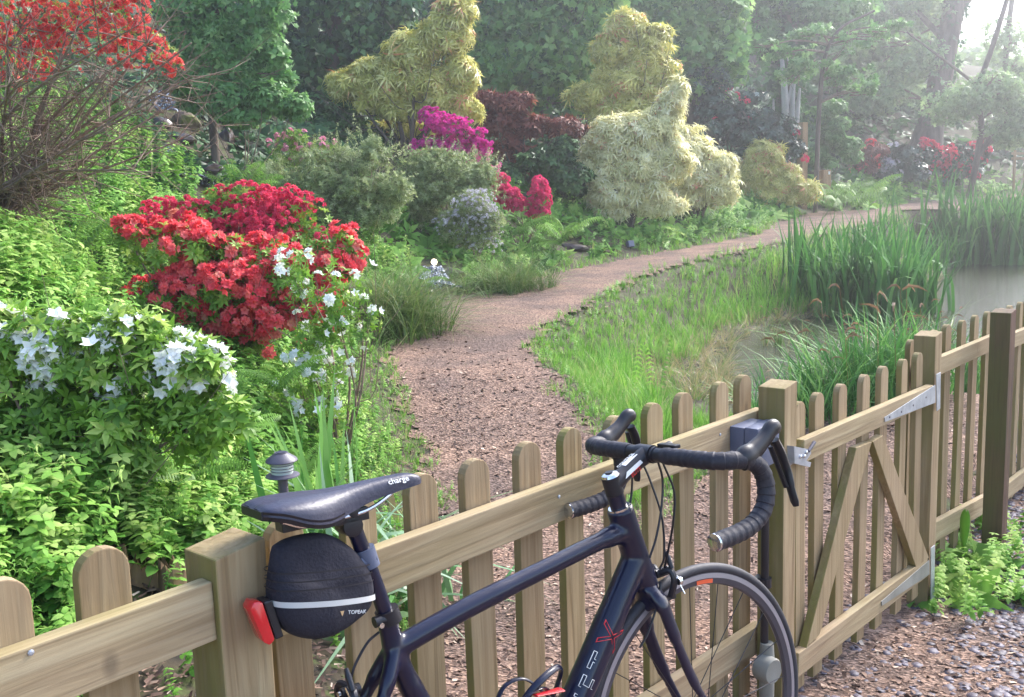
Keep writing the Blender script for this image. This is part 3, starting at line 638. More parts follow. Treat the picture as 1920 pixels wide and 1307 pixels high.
# seat post, saddle, clamp
mb = MB(); mb.tube([q(-.155, .755), q(-.178, .845), q(-.201, .925), q(-.207, .945)], .0140, 18); mb.build('seat_post', M['carbon'], bike, smooth=True)
mb = MB(); mb.tube([q(-.151, .752), q(-.157, .776)], .0215, 18); mb.tube([q(-.172, .758, .010), q(-.172, .758, -.010)], .0085, 12); mb.tube([q(-.186, .762, .008), q(-.150, .764, .008)], .010, 10); sc_ = mb.build('seat_clamp', M['black'], bike, smooth=True)
mb = MB(); mb.tube([q(-.178, .757, .012), q(-.178, .757, .021)], .0048, 10); mb.build('bolt', M['chrome'], sc_)
mb = MB(); mb.box(q(-.212, .955), (.062, .040, .022)); mb.tube([q(-.212, .938, -.02), q(-.212, .938, .02)], .0185, 16); mb.tube([q(-.212, .962, -.027), q(-.212, .962, .027)], .009, 10); mb.build('saddle_clamp', M['black'], bike, smooth=True, bevel=.002)
sad = empty('saddle', (0, 0, 0)); sad.parent = bike
st = [(-.376, .046, 1.002, .010), (-.366, .060, 1.007, .016), (-.342, .068, 1.010, .026), (-.310, .069, 1.010, .040), (-.280, .062, 1.008, .046), (-.250, .048, 1.006, .046), (-.220, .036, 1.006, .040), (-.185, .0275, 1.007, .034), (-.150, .0225, 1.008, .030), (-.115, .0195, 1.008, .027), (-.090, .0180, 1.006, .023), (-.075, .0150, 1.001, .017), (-.068, .0085, .996, .010)]
su = spline([np.array(s) for s in st], 4); vs = []; NP = 22
for u, hw_, zt, dp in su:
    for k in range(NP):
        a = PI*(k/(NP-1)); x = math.cos(a); 
        sx = math.copysign(abs(x)**.75, x); sz = math.sin(a)**.55
        vs.append((u, sx*hw_, zt-dp+dp*sz - .004*math.exp(-(sx*hw_/.008)**2)*(1 if u < -.11 else .3)))
mb = MB(); nS = len(su); mb.add(vs, [(i*NP+k, i*NP+k+1, (i+1)*NP+k+1, (i+1)*NP+k) for i in range(nS-1) for k in range(NP-1)] + [tuple(range(NP)), tuple((nS-1)*NP+k for k in range(NP))] + [(i*NP, (i+1)*NP, (i+1)*NP+NP-1, i*NP+NP-1) for i in range(nS-1)])
mb.build('cover', M['saddle'], sad, smooth=True)
mb = MB()                                            # darker side skirt of the shell
sk = [s for s in su if s[0] < -.235]
for s in (-1, 1):
    vs = [(u, s*(hw_+.0012), zt-dp+.008) for u, hw_, zt, dp in sk]+[(u, s*(hw_-.004), zt-dp-.007) for u, hw_, zt, dp in sk]; n = len(sk)
    mb.add(vs, [(i, i+1, n+i+1, n+i) for i in range(n-1)])
u, hw_, zt, dp = sk[0]; mb.box((u+.001, 0, zt-dp+.001), (.006, 2*hw_-.004, .014))
mb.build('skirt', M['black'], sad)
mb = MB()
for s in (-1, 1): mb.tube(spline([q(-.335, .972, s*.02), q(-.30, .957, s*.022), q(-.25, .957, s*.022), q(-.19, .960, s*.022), q(-.150, .972, s*.019), q(-.115, .988, s*.010)], 5), .0036, 8)
mb.build('rails', M['chrome'], sad, smooth=True)
text('charge', .015, 'whitepaint', sad, (-.120, -.0212, 1.0000), (1, -.05, .02), (0, .62, .78))
# handlebar
def barpts(s): return spline([q(.487, .941, 0), q(.487, .941, s*.10), q(.489, .941, s*.165), q(.505, .940, s*.196), q(.535, .938, s*.209), q(.572, .928, s*.214), q(.597, .903, s*.215), q(.604, .868, s*.216), q(.592, .832, s*.217), q(.558, .808, s*.218), q(.512, .799, s*.220), q(.440, .796, s*.222)], 6)
hb = empty('handlebar', (0, 0, 0)); hb.parent = bike
for s in (-1, 1):
    P = barpts(s); mb = MB(); rr = [.0155 if abs(p[1]) < .075 else (.0150+.0014*((i*.5) % 1)) for i, p in enumerate(P)]
    PP = P[3:]; out = []; rad = []
    for i in range(len(PP)-1):
        for k in range(3): out.append(PP[i]+(PP[i+1]-PP[i])*k/3)
    out.append(PP[-1]); L = 0; rad = []
    for i in range(len(out)):
        if i: L += np.linalg.norm(out[i]-out[i-1])
        rad.append(.0172+.0018*((L/.019) % 1))
    mb.tube(out, rad, 16); mb.build('bar_tape', M['tape'], hb, smooth=True)
    mb = MB(); e = P[-1]; mb.tube([e+[.001, 0, 0], e+[-.004, 0, 0], e+[-.006, 0, 0]], [.0185, .0175, .010], 16); mb.build('end_plug', M['chrome'], hb, smooth=True)
    lv = empty('brake_lever', (0, 0, 0)); lv.parent = bike
    mb = MB(); mb.tube(spline([q(.540, .935, s*.212), q(.565, .944, s*.213), q(.592, .957, s*.214), q(.616, .972, s*.215), q(.634, .986, s*.215), q(.646, .984, s*.215), q(.652, .974, s*.215)], 4), [.0195, .0215, .0225, .0225, .0215, .0195, .0185, .0180, .0172, .0165, .0158, .0155, .0155, .0158, .0160, .0162, .0165, .0165, .0165, .0160, .0150, .0135, .0115, .009, .005], 18, flat=[(.82, 1.12)]*25, upv=(0, 0, 1))
    mb.build('hood', M['black'], lv, smooth=True)
    mb = MB(); mb.tube(spline([q(.640, .962, s*.214), q(.654, .935, s*.216), q(.664, .895, s*.222), q(.664, .860, s*.229), q(.668, .822, s*.236)], 4), [.014]*6+[.0125]*6+[.011]*4+[.008], 10, flat=[(1, .6)]*17); mb.build('lever_blade', M['black'], lv, smooth=True)
    mb = MB(); mb.tube(spline([q(.628, .950, s*.214), q(.640, .915, s*.217), q(.650, .880, s*.222), q(.654, .862, s*.226)], 4), [.007]*13, 8, flat=[(1, .5)]*13); mb.build('shift_paddle', M['black'], lv, smooth=True)
mb = MB(); mb.tube([q(.487, .941, -.062), q(.487, .941, .062)], .0155, 18)
for s in (-1, 1): mb.tube([q(.487, .941, s*.022), q(.487, .941, s*.030)], .0172, 18)
mb.build('bar_centre', M['black'], hb, smooth=True)
mb = MB(); mb.tube([q(.498, .953, .040), q(.520, .957, .040)], .010, 12); mb.box(q(.500, .960, .055), (.018, .052, .008)); mb.build('computer_mount', M['black'], hb, bevel=.002)
stm = empty('stem', (0, 0, 0)); stm.parent = bike
mb = MB(); mb.tube(spline([q(.385, .893), q(.42, .910), q(.455, .927), q(.487, .941)], 4), [.020, .0195, .0185, .0175, .017, .017, .017, .017, .0175, .018, .019, .019, .019], 16); mb.tube([q(.487, .941, -.021), q(.487, .941, .021)], .0195, 18); mb.tube([q(.390, .874), q(.380, .912)], .0195, 18)
mb.build('stem_body', M['black'], stm, smooth=True)
mb = MB(); mb.add([q(.405, .9035, .0197), q(.458, .9285, .0184), q(.452, .935, .0165), q(.412, .9165, .0168)], [(0, 1, 2, 3)]); mb.v = [(x, y, z) for x, y, z in mb.v]; mb.build('white_panel', M['whitepaint'], stm)
mb = MB(); mb.add([q(.418, .9285, -.004), q(.455, .9465, -.004), q(.455, .9455, .007), q(.418, .9275, .008)], [(0, 1, 2, 3)]); mb.build('white_panel', M['whitepaint'], stm)
dS = Vector((.104, 0, .048)).normalized(); nS_ = Vector((-.048, 0, .104)).normalized()
text('CONTROL', .011, 'whitepaint', stm, Vector((.436, .011, .9345)), dS, (0, 1, .0), extr=.0004)
text('ELITE', .013, 'redpaint', stm, Vector((.436, -.0193, .9125)), dS, nS_, extr=.0004)
mb = MB(); mb.tube([q(.398, .842), q(.389, .873)], .0180, 18); mb.build('spacers', M['carbon'], stm, smooth=True)
mb = MB(); mb.tube([q(.3995, .838), q(.3975, .845)], .0235, 20); mb.build('headset_ring', M['chrome'], stm, smooth=True)
mb = MB(); mb.tube([q(.380, .912), q(.3785, .917), q(.378, .919)], [.0195, .017, .011], 18); tc_ = mb.build('top_cap', M['chrome'], stm, smooth=True)
mb = MB(); mb.tube([q(.378, .9185), q(.3775, .9215)], .0085, 12); mb.build('cap_bolt', M['black'], tc_)
# cables
for nm, P in (('cable', [q(.485, .925, .05), q(.505, .86, .055), q(.498, .79, .05), q(.497, .73, .03), q(.500, .690, .012)]),
              ('cable', [q(.490, .925, .03), q(.508, .885, .02), q(.500, .83, .02), q(.470, .77, .028), q(.445, .73, .029)]),
              ('cable', [q(.488, .925, -.02), q(.500, .88, -.01), q(.507, .80, .01), q(.500, .72, .015), q(.492, .69, .006)]),
              ('cable', [q(.480, .92, -.04), q(.482, .86, -.05), q(.460, .80, -.045), q(.440, .77, -.032)]),
              ('cable', [q(-.178, .742, .006), q(-.205, .732, .012), q(-.232, .700, .012), q(-.243, .672, .010)]),
              ('cable', [q(.470, .672, .030), q(.452, .63, .033), q(.420, .58, .034), q(.395, .553, .0315)])):
    mb = MB(); mb.tube(spline(P, 8), .0025 if nm == 'cable' else .001, 7); mb.build(nm, M['black'], bike, smooth=True)
# brakes
def caliper(root, o, sgn):
    def b(u, w, v=0): return (o[0]+sgn*u, -v, o[1]+w)
    mb = MB()
    mb.tube(spline([b(.0, .0, -.002), b(.012, .006, -.028), b(.014, -.018, -.034), b(.012, -.048, -.022)], 4), [.0075]*13, 8)
    mb.tube(spline([b(.0, .0, .002), b(.012, .008, .024), b(.014, -.012, .034), b(.012, -.048, .022)], 4), [.0075]*13, 8)
    mb.tube([b(-.01, 0), b(.024, 0)], .010, 12); mb.build('caliper_arm', M['black'], root, smooth=True)
    mb = MB(); mb.tube([b(.015, .012, .028), b(.016, .034, .018), b(.016, .046, .012)], [.0055, .006, .004], 10); mb.build('barrel_adjuster', M['black'], root, smooth=True)
    mb = MB(); mb.tube([b(.017, .012, .010), b(.018, -.010, .040), ], [.004, .0055], 8); mb.tube([b(.018, -.014, .040), b(.026, -.014, .041)], .0085, 12); mb.tube([b(.026, 0, 0), b(.030, 0, 0)], .006, 10); mb.tube([b(.020, -.018, .042), b(.024, -.040, .052)], .0012, 6); mb.build('quick_release', M['chrome'], root, smooth=True)
    mb = MB()
    for s in (-1, 1): mb.box(b(.004, -.052, s*.017), (.050, .008, .011))
    mb.build('brake_pads', M['black'], root, bevel=.002)
fb = empty('brake_caliper', (0, 0, 0)); fb.parent = bike; caliper(fb, (.492, .680), 1)
rb = empty('brake_caliper', (0, 0, 0)); rb.parent = bike; caliper(rb, (-.232, .655), -1)
# bottle cage, chainset
mb = MB(); cb0 = Vector((.155, 0, .462)); 
for s in (-1, 1):
    mb.tube(spline([cb0+Vector(p) for p in ((.03, s*.012, .04), (-.01, s*.030, .085), (-.055, s*.036, .085), (-.085, s*.030, .055), (-.10, 0, .035))], 5), [.006]*21, 8, flat=[(1, .5)]*21)
mb.tube(spline([cb0+Vector(p) for p in ((.02, 0, .03), (.05, -.005, .085), (.035, -.02, .11), (-.02, -.036, .105), (-.06, -.03, .075), (-.085, -.005, .01))], 5), [.007]*26, 8, flat=[(1, .45)]*26)
cg = mb.build('bottle_cage', M['carbon'], bike, smooth=True)
mb = MB(); mb.tube([cb0+Vector((.028, -.032, .070)), cb0+Vector((-.04, -.041, .083))], [.012, .008], 8, flat=[(1, .3)]*2); mb.build('red_panel', M['redpaint'], cg, smooth=True)
mb = MB(); mb.lathe([(.100, -.002), (.104, 0), (.100, .002), (.082, .002), (.082, -.002)], axis=(0, 1, 0), org=(.06, -.045, .262), n=60, closed=True)
for k in range(5): a = 2*PI*k/5; mb.tube([(.06, -.045, .262), (.06+.085*math.cos(a), -.045, .262+.085*math.sin(a))], [.014, .008], 8)
mb.tube([(.06, -.055, .262), (.12, -.062, .10)], [.014, .011], 10); mb.tube([(.06, .055, .262), (.0, .062, .424-.0)], [.014, .011], 10); mb.tube([(.06, -.06, .262), (.06, .06, .262)], .013, 14); mb.build('chainset', M['black'], bike, smooth=True)
for c_ in ((.12, -.10, .10), (.0, .10, .424)): mb = MB(); mb.box(c_, (.09, .06, .018)); mb.build('pedal', M['black'], bike, bevel=.004)
mb = MB(); mb.lathe([(.030, -.03), (.048, -.026), (.05, -.02), (.03, -.018)], axis=(0, 1, 0), org=(-.405, -.012, .336), n=30)
mb.tube([(.06, -.045, .366), (-.405, -.045, .384)], .004, 6); mb.tube([(.06, -.045, .158), (-.41, -.045, .23)], .004, 6); mb.build('chain', M['lampmetal'], bike)
# saddle bag (hangs under the saddle)
bag = empty('saddle_bag', (BX, BY, 0), BROT); tag(bag, 'black zipped saddle bag with grey reflective strip under the bicycle saddle', 'bag')
outl = [(-.364, .943), (-.340, .951), (-.302, .952), (-.270, .948), (-.240, .935), (-.212, .910), (-.192, .880), (-.181, .850), (-.178, .815), (-.190, .786), (-.215, .772), (-.250, .760), (-.293, .757), (-.330, .770), (-.355, .790), (-.370, .820), (-.374, .860), (-.370, .915)]
oc = [np.array([a, b]) for a, b in outl]; cx_ = np.mean(oc, 0); ring = []
P3 = spline([np.array([a, b, 0]) for a, b in outl+[outl[0]]], 4)[:-1]; n = len(P3); vs = []; LV = [(-1, .35), (-.93, .72), (-.72, .93), (-.35, 1.0), (0, 1.01), (.35, 1.0), (.72, .93), (.93, .72), (1, .35)]
for v, s in LV:
    for p in P3:
        wd = .043*(1-.35*max(0, (p[0]+.27)/.1)) * (1.0 if p[1] < .90 else .9)
        rp = 1+.006*math.sin((p[1])*190) if p[1] > .835 else 1
        vs.append((cx_[0]+.004+(p[0]-cx_[0])*.93*s*rp*(1-.10*max(0, (p[1]-.86)/.09)), -v*wd*(1-.35*max(0, (p[1]-.86)/.09)), cx_[1]-.003+(p[1]-cx_[1])*.90*s))
mb = MB(); mb.add(vs, [(i*n+k, i*n+(k+1) % n, (i+1)*n+(k+1) % n, (i+1)*n+k) for i in range(len(LV)-1) for k in range(n)]+[tuple(range(n)), tuple((len(LV)-1)*n+k for k in range(n))])
bb = mb.build('bag_body', M['fabric'], bag, smooth=True); md = bb.modifiers.new('s', 'SUBSURF'); md.levels = md.render_levels = 2
def ringat(z, grow, n=44):                           # horizontal loop round the bag at height z
    us = [p[0] for p in P3]; lo, hi = -.362, -.183; out = []
    for k in range(n):
        a = 2*PI*k/n; u = (lo+hi)/2+(hi-lo)/2*grow*math.copysign(abs(math.cos(a))**.62, math.cos(a)); wd = .043*(1-.35*max(0, (u+.27)/.1)); out.append((u, math.copysign(abs(math.sin(a))**.62, math.sin(a))*wd*grow, z(u)))
    return out
def band(name, zf, hgt, grow, m):
    a = ringat(lambda u: zf(u)+hgt/2, grow); b = ringat(lambda u: zf(u)-hgt/2, grow); n = len(a); mb = MB(); mb.add(a+b, [(i, (i+1) % n, n+(i+1) % n, n+i) for i in range(n)]); o = mb.build(name, M[m], bag, smooth=True); return o
band('reflective_strip', lambda u: .846-.20*(u+.37), .0095, 1.035, 'reflect')
for k, zz in enumerate((.868, .882, .896)):
    band('piping', lambda u, zz=zz: zz-.16*(u+.37), .0022, [1.03, 1.02, 1.005, .985][k], 'black')
text('TOPEAK', .0085, 'whitepaint', bag, (-.232, -.0432, .801), (1, -.10, -.20), (0, 0, 1)); 
mb = MB(); mb.add([(-.262, -.0436, .8105), (-.255, -.0436, .8095), (-.259, -.0436, .801)], [(0, 1, 2)]); mb.build('shield_logo', M['tan'], bag)
mb = MB(); mb.box((-.31, 0, .962), (.05, .034, .020)); mb.box((-.325, 0, .972), (.03, .045, .008)); mb.build('mount', M['black'], bag, bevel=.003)
mb = MB(); mb.tube([(-.205, 0, .868), (-.172, 0, .872)], .016, 10, flat=[(1, 1)]*2)
mb.tube([q(-.180, .858), q(-.188, .892)], .0185, 18); mb.build('seat_post_strap', M['greyplastic'], bag, smooth=True)
mb = MB(); mb.tube([(-.355, -.01, .83), (-.385, -.012, .838)], .018, 10); 
tl = empty('bicycle_tail_light', (BX, BY, 0), BROT); tag(tl, 'red bicycle tail light clipped to the back of the saddle bag', 'tail light')
mb = MB(); mb.prism([(-.380, .852), (-.366, .852), (-.352, .788), (-.366, .786)], (0, 0, 0), (1, 0, 0), (0, 0, 1), (0, -1, 0), -.016, .020); mb.build('light_case', M['black'], tl, bevel=.003)
mb = MB(); mb.prism([(-.404, .846), (-.396, .857), (-.3815, .853), (-.3675, .787), (-.378, .780), (-.387, .788)], (0, 0, 0), (1, 0, 0), (0, 0, 1), (0, -1, 0), -.017, .022); mb.build('red_lens', M['redplastic'], tl, smooth=True, bevel=.005)
# ------------------------------------------------------------------ lamps, posts
def ground(x, y): return float(T(x, y))
p = at(528, 865, 3.15); g = ground(p[0], p[1])
sl = empty('garden_lamp', (p[0], p[1], g)); tag(sl, 'small solar garden lamp with conical cap among leaves behind the fence', 'garden lamp'); h0 = p[2]-g
mb = MB(); mb.lathe([(.052, .000), (.054, .003), (.050, .010), (.026, .026), (.022, .029), (.022, .031)], n=36); mb.v = [(x, y, z+h0) for x, y, z in mb.v]; mb.build('cap', M['lampmetal'], sl, smooth=True)
mb = MB(); mb.lathe([(.017, h0+.031), (.017, h0+.033)], n=20); mb.build('solar_cell', M['saddle'], sl)
mb = MB(); mb.lathe([(.036, h0-.040), (.037, h0-.003)], n=32); mb.build('glass', M['lampglass'], sl, smooth=True)
mb = MB()
for z in (-.030, -.020, -.010): mb.lathe([(.0385, h0+z-.001), (.040, h0+z), (.0385, h0+z+.001)], n=32)
mb.build('cage_rings', M['lampmetal'], sl, smooth=True)
mb = MB(); mb.lathe([(.036, h0-.040), (.056, h0-.046), (.057, h0-.050), (.030, h0-.056), (.020, h0-.060), (.017, h0-.064)], n=36); mb.build('base_dish', M['lampmetal'], sl, smooth=True)
mb = MB(); mb.tube([(0, 0, -.1), (0, 0, h0-.06)], .0165, 16); mb.build('pole', M['lampmetal'], sl, smooth=True)
# spotlights
p = hit(1182, 470); e = empty('spotlight', tuple(p)); tag(e, 'small grey spotlight on the verge left of the winding path', 'spotlight')
mb = MB(); mb.box((0, 0, .12), (.13, .08, .12), Matrix.Rotation(.5, 3, 'Z') @ Matrix.Rotation(-.35, 3, 'X')); mb.build('housing', M['greyplastic'], e, bevel=.01); mb = MB(); mb.tube([(0, 0, -.05), (0, 0, .08)], .015, 8); mb.build('stake', M['black'], e)
p = hit(815, 500); e = empty('spotlight', tuple(p)); tag(e, 'lit round spotlight above the little waterfall beside the grass tussock', 'spotlight')
mb = MB(); mb.lathe([(.038, 0), (.050, .01), (.050, .07), (.03, .10)], axis=(.05, 1, .1), org=(0, -.06, .07), n=24); mb.build('housing', M['black'], e, smooth=True); mb = MB(); mb.lathe([(.041, -.004), (.041, .002)], axis=(.05, 1, .1), org=(0, -.06, .07), n=24); mb.build('lens', M['lit'], e)
# wooden posts by the path
def gpost(px, py, w, d, htop, m, label, tagit=False):
    p = hit(px, py); D = p[1]; top = at(px, htop, D); o = MB(); h = top[2]-p[2]; W_ = w/FPX*D
    o.box((0, 0, (h-.3)/2), (W_, W_*d, h+.3), Matrix.Rotation(.35, 3, 'Z')); r = o.build('wooden_post', M[m], None, bevel=.012, loc=tuple(p)); return tag(r, label, 'post', 'square wooden posts beside the path'), p, h, W_
gpost(1545, 384, 17, 1, 319, 'postwood', 'short square orange-brown post with white marker where the path bends')
pp, q0, hh, W0 = gpost(1503, 390, 12, 1.4, 230, 'postwood', 'tall square weathered post standing behind the short orange post')
so2 = bpy.data.objects['wooden_post']; mb = MB(); mb.box((.03, -.16, .93), (.07, .02, .10), Matrix.Rotation(.35, 3, 'Z')); 
h_s = at(1545, 319, hit(1545, 384)[1])[2]-hit(1545, 384)[2]; mb.v = [(x+.07, y, z-.93+h_s-.10) for x, y, z in mb.v]; mb.build('marker_tag', M['whitepaint'], so2)
p = at(724, 770, 4.6); g = ground(p[0], p[1]); mb = MB(); mb.prism([(0, -.1), (.045, -.1), (.028, .22), (.004, .24)], (0, 0, 0), (.93, .3, .0), (-.12, 0, .99), (-.3, .93, 0), 0, .012); tag(mb.build('wooden_stake', M['tan'], None, loc=(p[0], p[1], g)), 'small split tan wooden stake at the left edge of the path', 'stake')
# distant wooden rail by the far path
p = at(1905, 300, 36); g = ground(p[0], p[1]); e = empty('wooden_rail_fence', (p[0], p[1], g)); tag(e, 'small distant yellowish wooden rail fence at the far end of the path', 'fence'); hz = p[2]-g+.35
for i in range(5): mb = MB(); mb.box((-.05+.4*i, 0, hz/2), (.07, .07, hz)); mb.build('post', M['postwood'], e)
for z in (.3, .12): mb = MB(); mb.box((.75, -.05, hz-z), (1.9, .04, .09)); mb.build('rail', M['postwood'], e)
# ------------------------------------------------------------------ plants: shared templates
LEAF = leaf(1, .38, .2); LEAF2 = leaf2(1, .42, .15)
PIW = whorl(9, 1., .15, .30, .6); AZW = whorl(7, 1., .34, .55, .2); AZW4 = whorl(6, 1., .36, .5, .2, leaf); FINE = whorl(6, 1., .22, .7, .1); CAMW = whorl(5, 1., .5, .35, .25)
PALM = palm(); PALMS = tm_join([tm_x(PALM, rotm(a, .3*math.sin(a*2)), (.7*math.cos(a*1.7), .7*math.sin(a*1.3), .25*math.sin(a*5)), .9, da=.1*math.sin(a*3)) for a in (0, 1.4, 2.9, 4.3)])
TW = whorl(6, 1., .42, .1, .25)
TRUSS = [truss(6, .45, .62, s) for s in range(3)]; SMALLFL = truss(7, .6, .45, 5); BIGFL = [truss(3, .35, .8, 8), truss(4, .42, .78, 9), flower(1., .62, 5, .5)]
SPH = sprig(1, 9, 3, .17, .04, 4)
def blobs_w(bl, D):
    out = []
    for b in bl:
        px, py, rx, ry = b[:4]; dd = b[4] if len(b) > 4 else 0; d = D+dd
        out.append((at(px, py, d), rx/FPX*d, ry/FPX*d, (rx+ry)/2/FPX*d*.85))
    return out
def expand(B, k, seed=1, f=(.34, .58), d=.66):
    r = np.random.default_rng(seed); out = []
    for b in B:
        for _ in range(k):
            v = r.normal(0, 1, 3); v[1] -= .4; v[2] += .25; v /= np.linalg.norm(v); v *= d*r.uniform(.75, 1.2); q = r.uniform(*f)
            out.append((b[0]+v*np.array([b[1], b[3], b[2]]), b[1]*q*1.1, b[2]*q*.95, b[3]*q*1.1))
    return out
def cloud(B, n, shell=.6, gap=.35, rng=RNG, top=0., fq=3.):
    w = np.array([b[1]*b[2]+.6*b[3]*(b[1]+b[2])*.5 for b in B]); k = rng.choice(len(B), int(n*1.6), p=w/w.sum())
    C = np.array([b[0] for b in B])[k]; R = np.array([(b[1], b[3], b[2]) for b in B])[k]
    d = rng.normal(0, 1, (len(k), 3)); d[:, 2] += top; d /= np.linalg.norm(d, axis=1)[:, None]
    lump = 1+.16*np.sin(d[:, 0]*5+k*1.3)*np.cos(d[:, 2]*4+k)+.10*np.sin(d[:, 1]*9+d[:, 0]*7+k)
    r = (shell+(1-shell)*rng.random(len(k))**.6)*lump
    P = C+d*R*r[:, None]
    g = np.sin(P[:, 0]*fq*2.1+1)*np.cos(P[:, 2]*fq*2.7)+np.sin(P[:, 1]*fq*1.7+P[:, 2]*fq*1.9)
    keep = g+rng.normal(0, .5, len(k)) > -2+gap*3
    P, d, r = P[keep][:n], d[keep][:n], r[keep][:n]
    o = d/R[keep][:n]; o /= np.linalg.norm(o, axis=1)[:, None]
    return P, o, r
def limbs(base, B, r0, m, parent, name='stems', n=5, twigs=0, twigr=.3, spread=1., rng=random):
    mb = MB(); base = np.array(base)
    for b in B:
        c = b[0]; mid = (base+c)/2+np.array([rng.uniform(-.15, .15), rng.uniform(-.15, .15), rng.uniform(-.05, .15)])*np.linalg.norm(c-base)*spread
        L = np.linalg.norm(c-base); P = spline([base+np.array([rng.uniform(-.3, .3)*r0*4, rng.uniform(-.3, .3)*r0*4, -.08]), mid, c], 4)
        mb.tube(P, list(np.linspace(r0, r0*.3, len(P))), n)
        for _ in range(twigs):
            a = P[rng.randint(3, len(P)-1)]; d = np.array([rng.gauss(0, 1)*b[1], rng.gauss(0, 1)*b[3], abs(rng.gauss(0, .8))*b[2]])*.8
            mb.tube(spline([a, a+d*.5+np.array([rng.uniform(-1, 1)]*3)*.06*b[1], c+d], 3), list(np.linspace(r0*twigr, r0*.1, 7)), 4)
    return mb.build(name, m, parent)
def facing(o, up=.6, cam=.0): d = o+np.array([0, 0, up])+np.array([0, -cam, 0]); return d/np.linalg.norm(d, axis=1)[:, None]
def shrub(name, label, cat, D, bl, fol, bls=None, group=None, base=None, stem=(.010, 'twig'), twigs=4, shell=.55, gap=.3, sub=6, fixD=False, subf=(.34, .58), subd=.66):
    if base is not None and not fixD: D1 = float(hit(*base)[1])*.985; ks = D1/D; D = D1
    else: ks = 1.
    B = blobs_w(bl, D); c = np.mean([b[0] for b in B], 0) if base is None else at(base[0], base[1], D)
    gz = ground(c[0], c[1]); root = empty(name, (c[0], c[1], gz)); tag(root, label, cat, group)
    o0 = np.array([c[0], c[1], gz]); BB = [(b[0]-o0, b[1], b[2], b[3]) for b in B]
    limbs((0, 0, 0), BB, stem[0], M[stem[1]], root, twigs=twigs)
    B0 = BB; parts = []; mats = []; seed = int(abs(c[0])*100+D*10)
    for i, (tm, n, s, m, *rest) in enumerate(fol):
        s = s*ks; BB = expand(B0, sub, seed, subf, subd) if sub and (i == 0) else B0
        sh = rest[0] if rest else shell; ga = rest[1] if len(rest) > 1 else gap; sel = rest[2] if len(rest) > 2 else None
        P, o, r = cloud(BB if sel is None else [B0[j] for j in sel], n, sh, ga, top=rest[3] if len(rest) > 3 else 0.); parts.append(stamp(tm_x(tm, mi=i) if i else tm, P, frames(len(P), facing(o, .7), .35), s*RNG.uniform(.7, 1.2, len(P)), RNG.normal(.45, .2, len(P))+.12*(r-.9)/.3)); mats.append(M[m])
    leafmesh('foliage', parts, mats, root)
    if bls:
        parts = []; mats = []
        for i, (tms, n, s, m, *rest) in enumerate(bls):
            sel = rest[0] if rest else None; ga = rest[1] if len(rest) > 1 else .3
            s = s*ks; BBs = B0 if sel is None else [B0[j] for j in sel]; BBs = expand(BBs, sub+3, seed+5) if sub else BBs
            P, o, r = cloud(BBs, n, .88, ga, top=.5); k = len(P)//len(tms)
            for j, tm in enumerate(tms):
                q_ = slice(j*k, (j+1)*k); parts.append(stamp(tm_x(tm, mi=i), P[q_]+o[q_]*.02, frames(len(P[q_]), facing(o[q_], .5, .35), .35), s*RNG.uniform(.75, 1.15, len(P[q_])), RNG.normal(.5, .2, len(P[q_]))))
            mats.append(M[m])
        leafmesh('blossom', parts, mats, root)
    return root
# front white azalea, red azalea, crimson azalea
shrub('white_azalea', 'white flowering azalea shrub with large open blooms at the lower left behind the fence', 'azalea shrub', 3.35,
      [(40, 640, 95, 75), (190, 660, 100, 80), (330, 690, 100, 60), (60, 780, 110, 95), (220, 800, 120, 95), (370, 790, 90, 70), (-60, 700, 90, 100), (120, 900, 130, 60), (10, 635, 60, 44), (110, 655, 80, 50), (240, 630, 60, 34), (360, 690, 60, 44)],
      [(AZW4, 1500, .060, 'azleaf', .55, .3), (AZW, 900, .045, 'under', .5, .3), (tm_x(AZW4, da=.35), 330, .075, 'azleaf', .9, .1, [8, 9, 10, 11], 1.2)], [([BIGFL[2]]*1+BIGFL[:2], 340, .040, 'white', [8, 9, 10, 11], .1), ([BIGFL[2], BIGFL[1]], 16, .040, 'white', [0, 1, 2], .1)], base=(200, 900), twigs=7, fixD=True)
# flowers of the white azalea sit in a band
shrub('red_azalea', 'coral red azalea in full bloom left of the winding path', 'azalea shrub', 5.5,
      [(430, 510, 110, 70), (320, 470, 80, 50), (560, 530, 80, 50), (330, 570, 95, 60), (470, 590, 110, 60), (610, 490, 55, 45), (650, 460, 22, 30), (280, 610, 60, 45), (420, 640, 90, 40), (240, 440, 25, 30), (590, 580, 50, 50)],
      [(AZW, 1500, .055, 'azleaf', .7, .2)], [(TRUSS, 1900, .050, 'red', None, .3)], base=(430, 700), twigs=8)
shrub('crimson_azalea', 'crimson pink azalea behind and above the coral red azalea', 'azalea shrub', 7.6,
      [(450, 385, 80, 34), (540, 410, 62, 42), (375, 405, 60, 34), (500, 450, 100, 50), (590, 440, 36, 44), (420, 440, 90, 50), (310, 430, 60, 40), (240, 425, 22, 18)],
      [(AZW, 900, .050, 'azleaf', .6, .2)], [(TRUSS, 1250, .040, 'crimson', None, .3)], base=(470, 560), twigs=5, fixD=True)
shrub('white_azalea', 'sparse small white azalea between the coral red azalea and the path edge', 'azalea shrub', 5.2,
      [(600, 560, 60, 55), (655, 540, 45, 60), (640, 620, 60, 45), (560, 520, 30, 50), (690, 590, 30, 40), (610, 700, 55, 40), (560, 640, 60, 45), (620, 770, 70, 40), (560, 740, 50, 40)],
      [(AZW4, 300, .044, 'azleaf', .55, .4), (FINE, 240, .04, 'heath', .5, .4)], [([BIGFL[2], BIGFL[1]], 42, .034, 'white', None, .5), (TRUSS[:1], 34, .045, 'red', [0, 3, 5, 6], .5)], base=(630, 760), twigs=7, fixD=True)
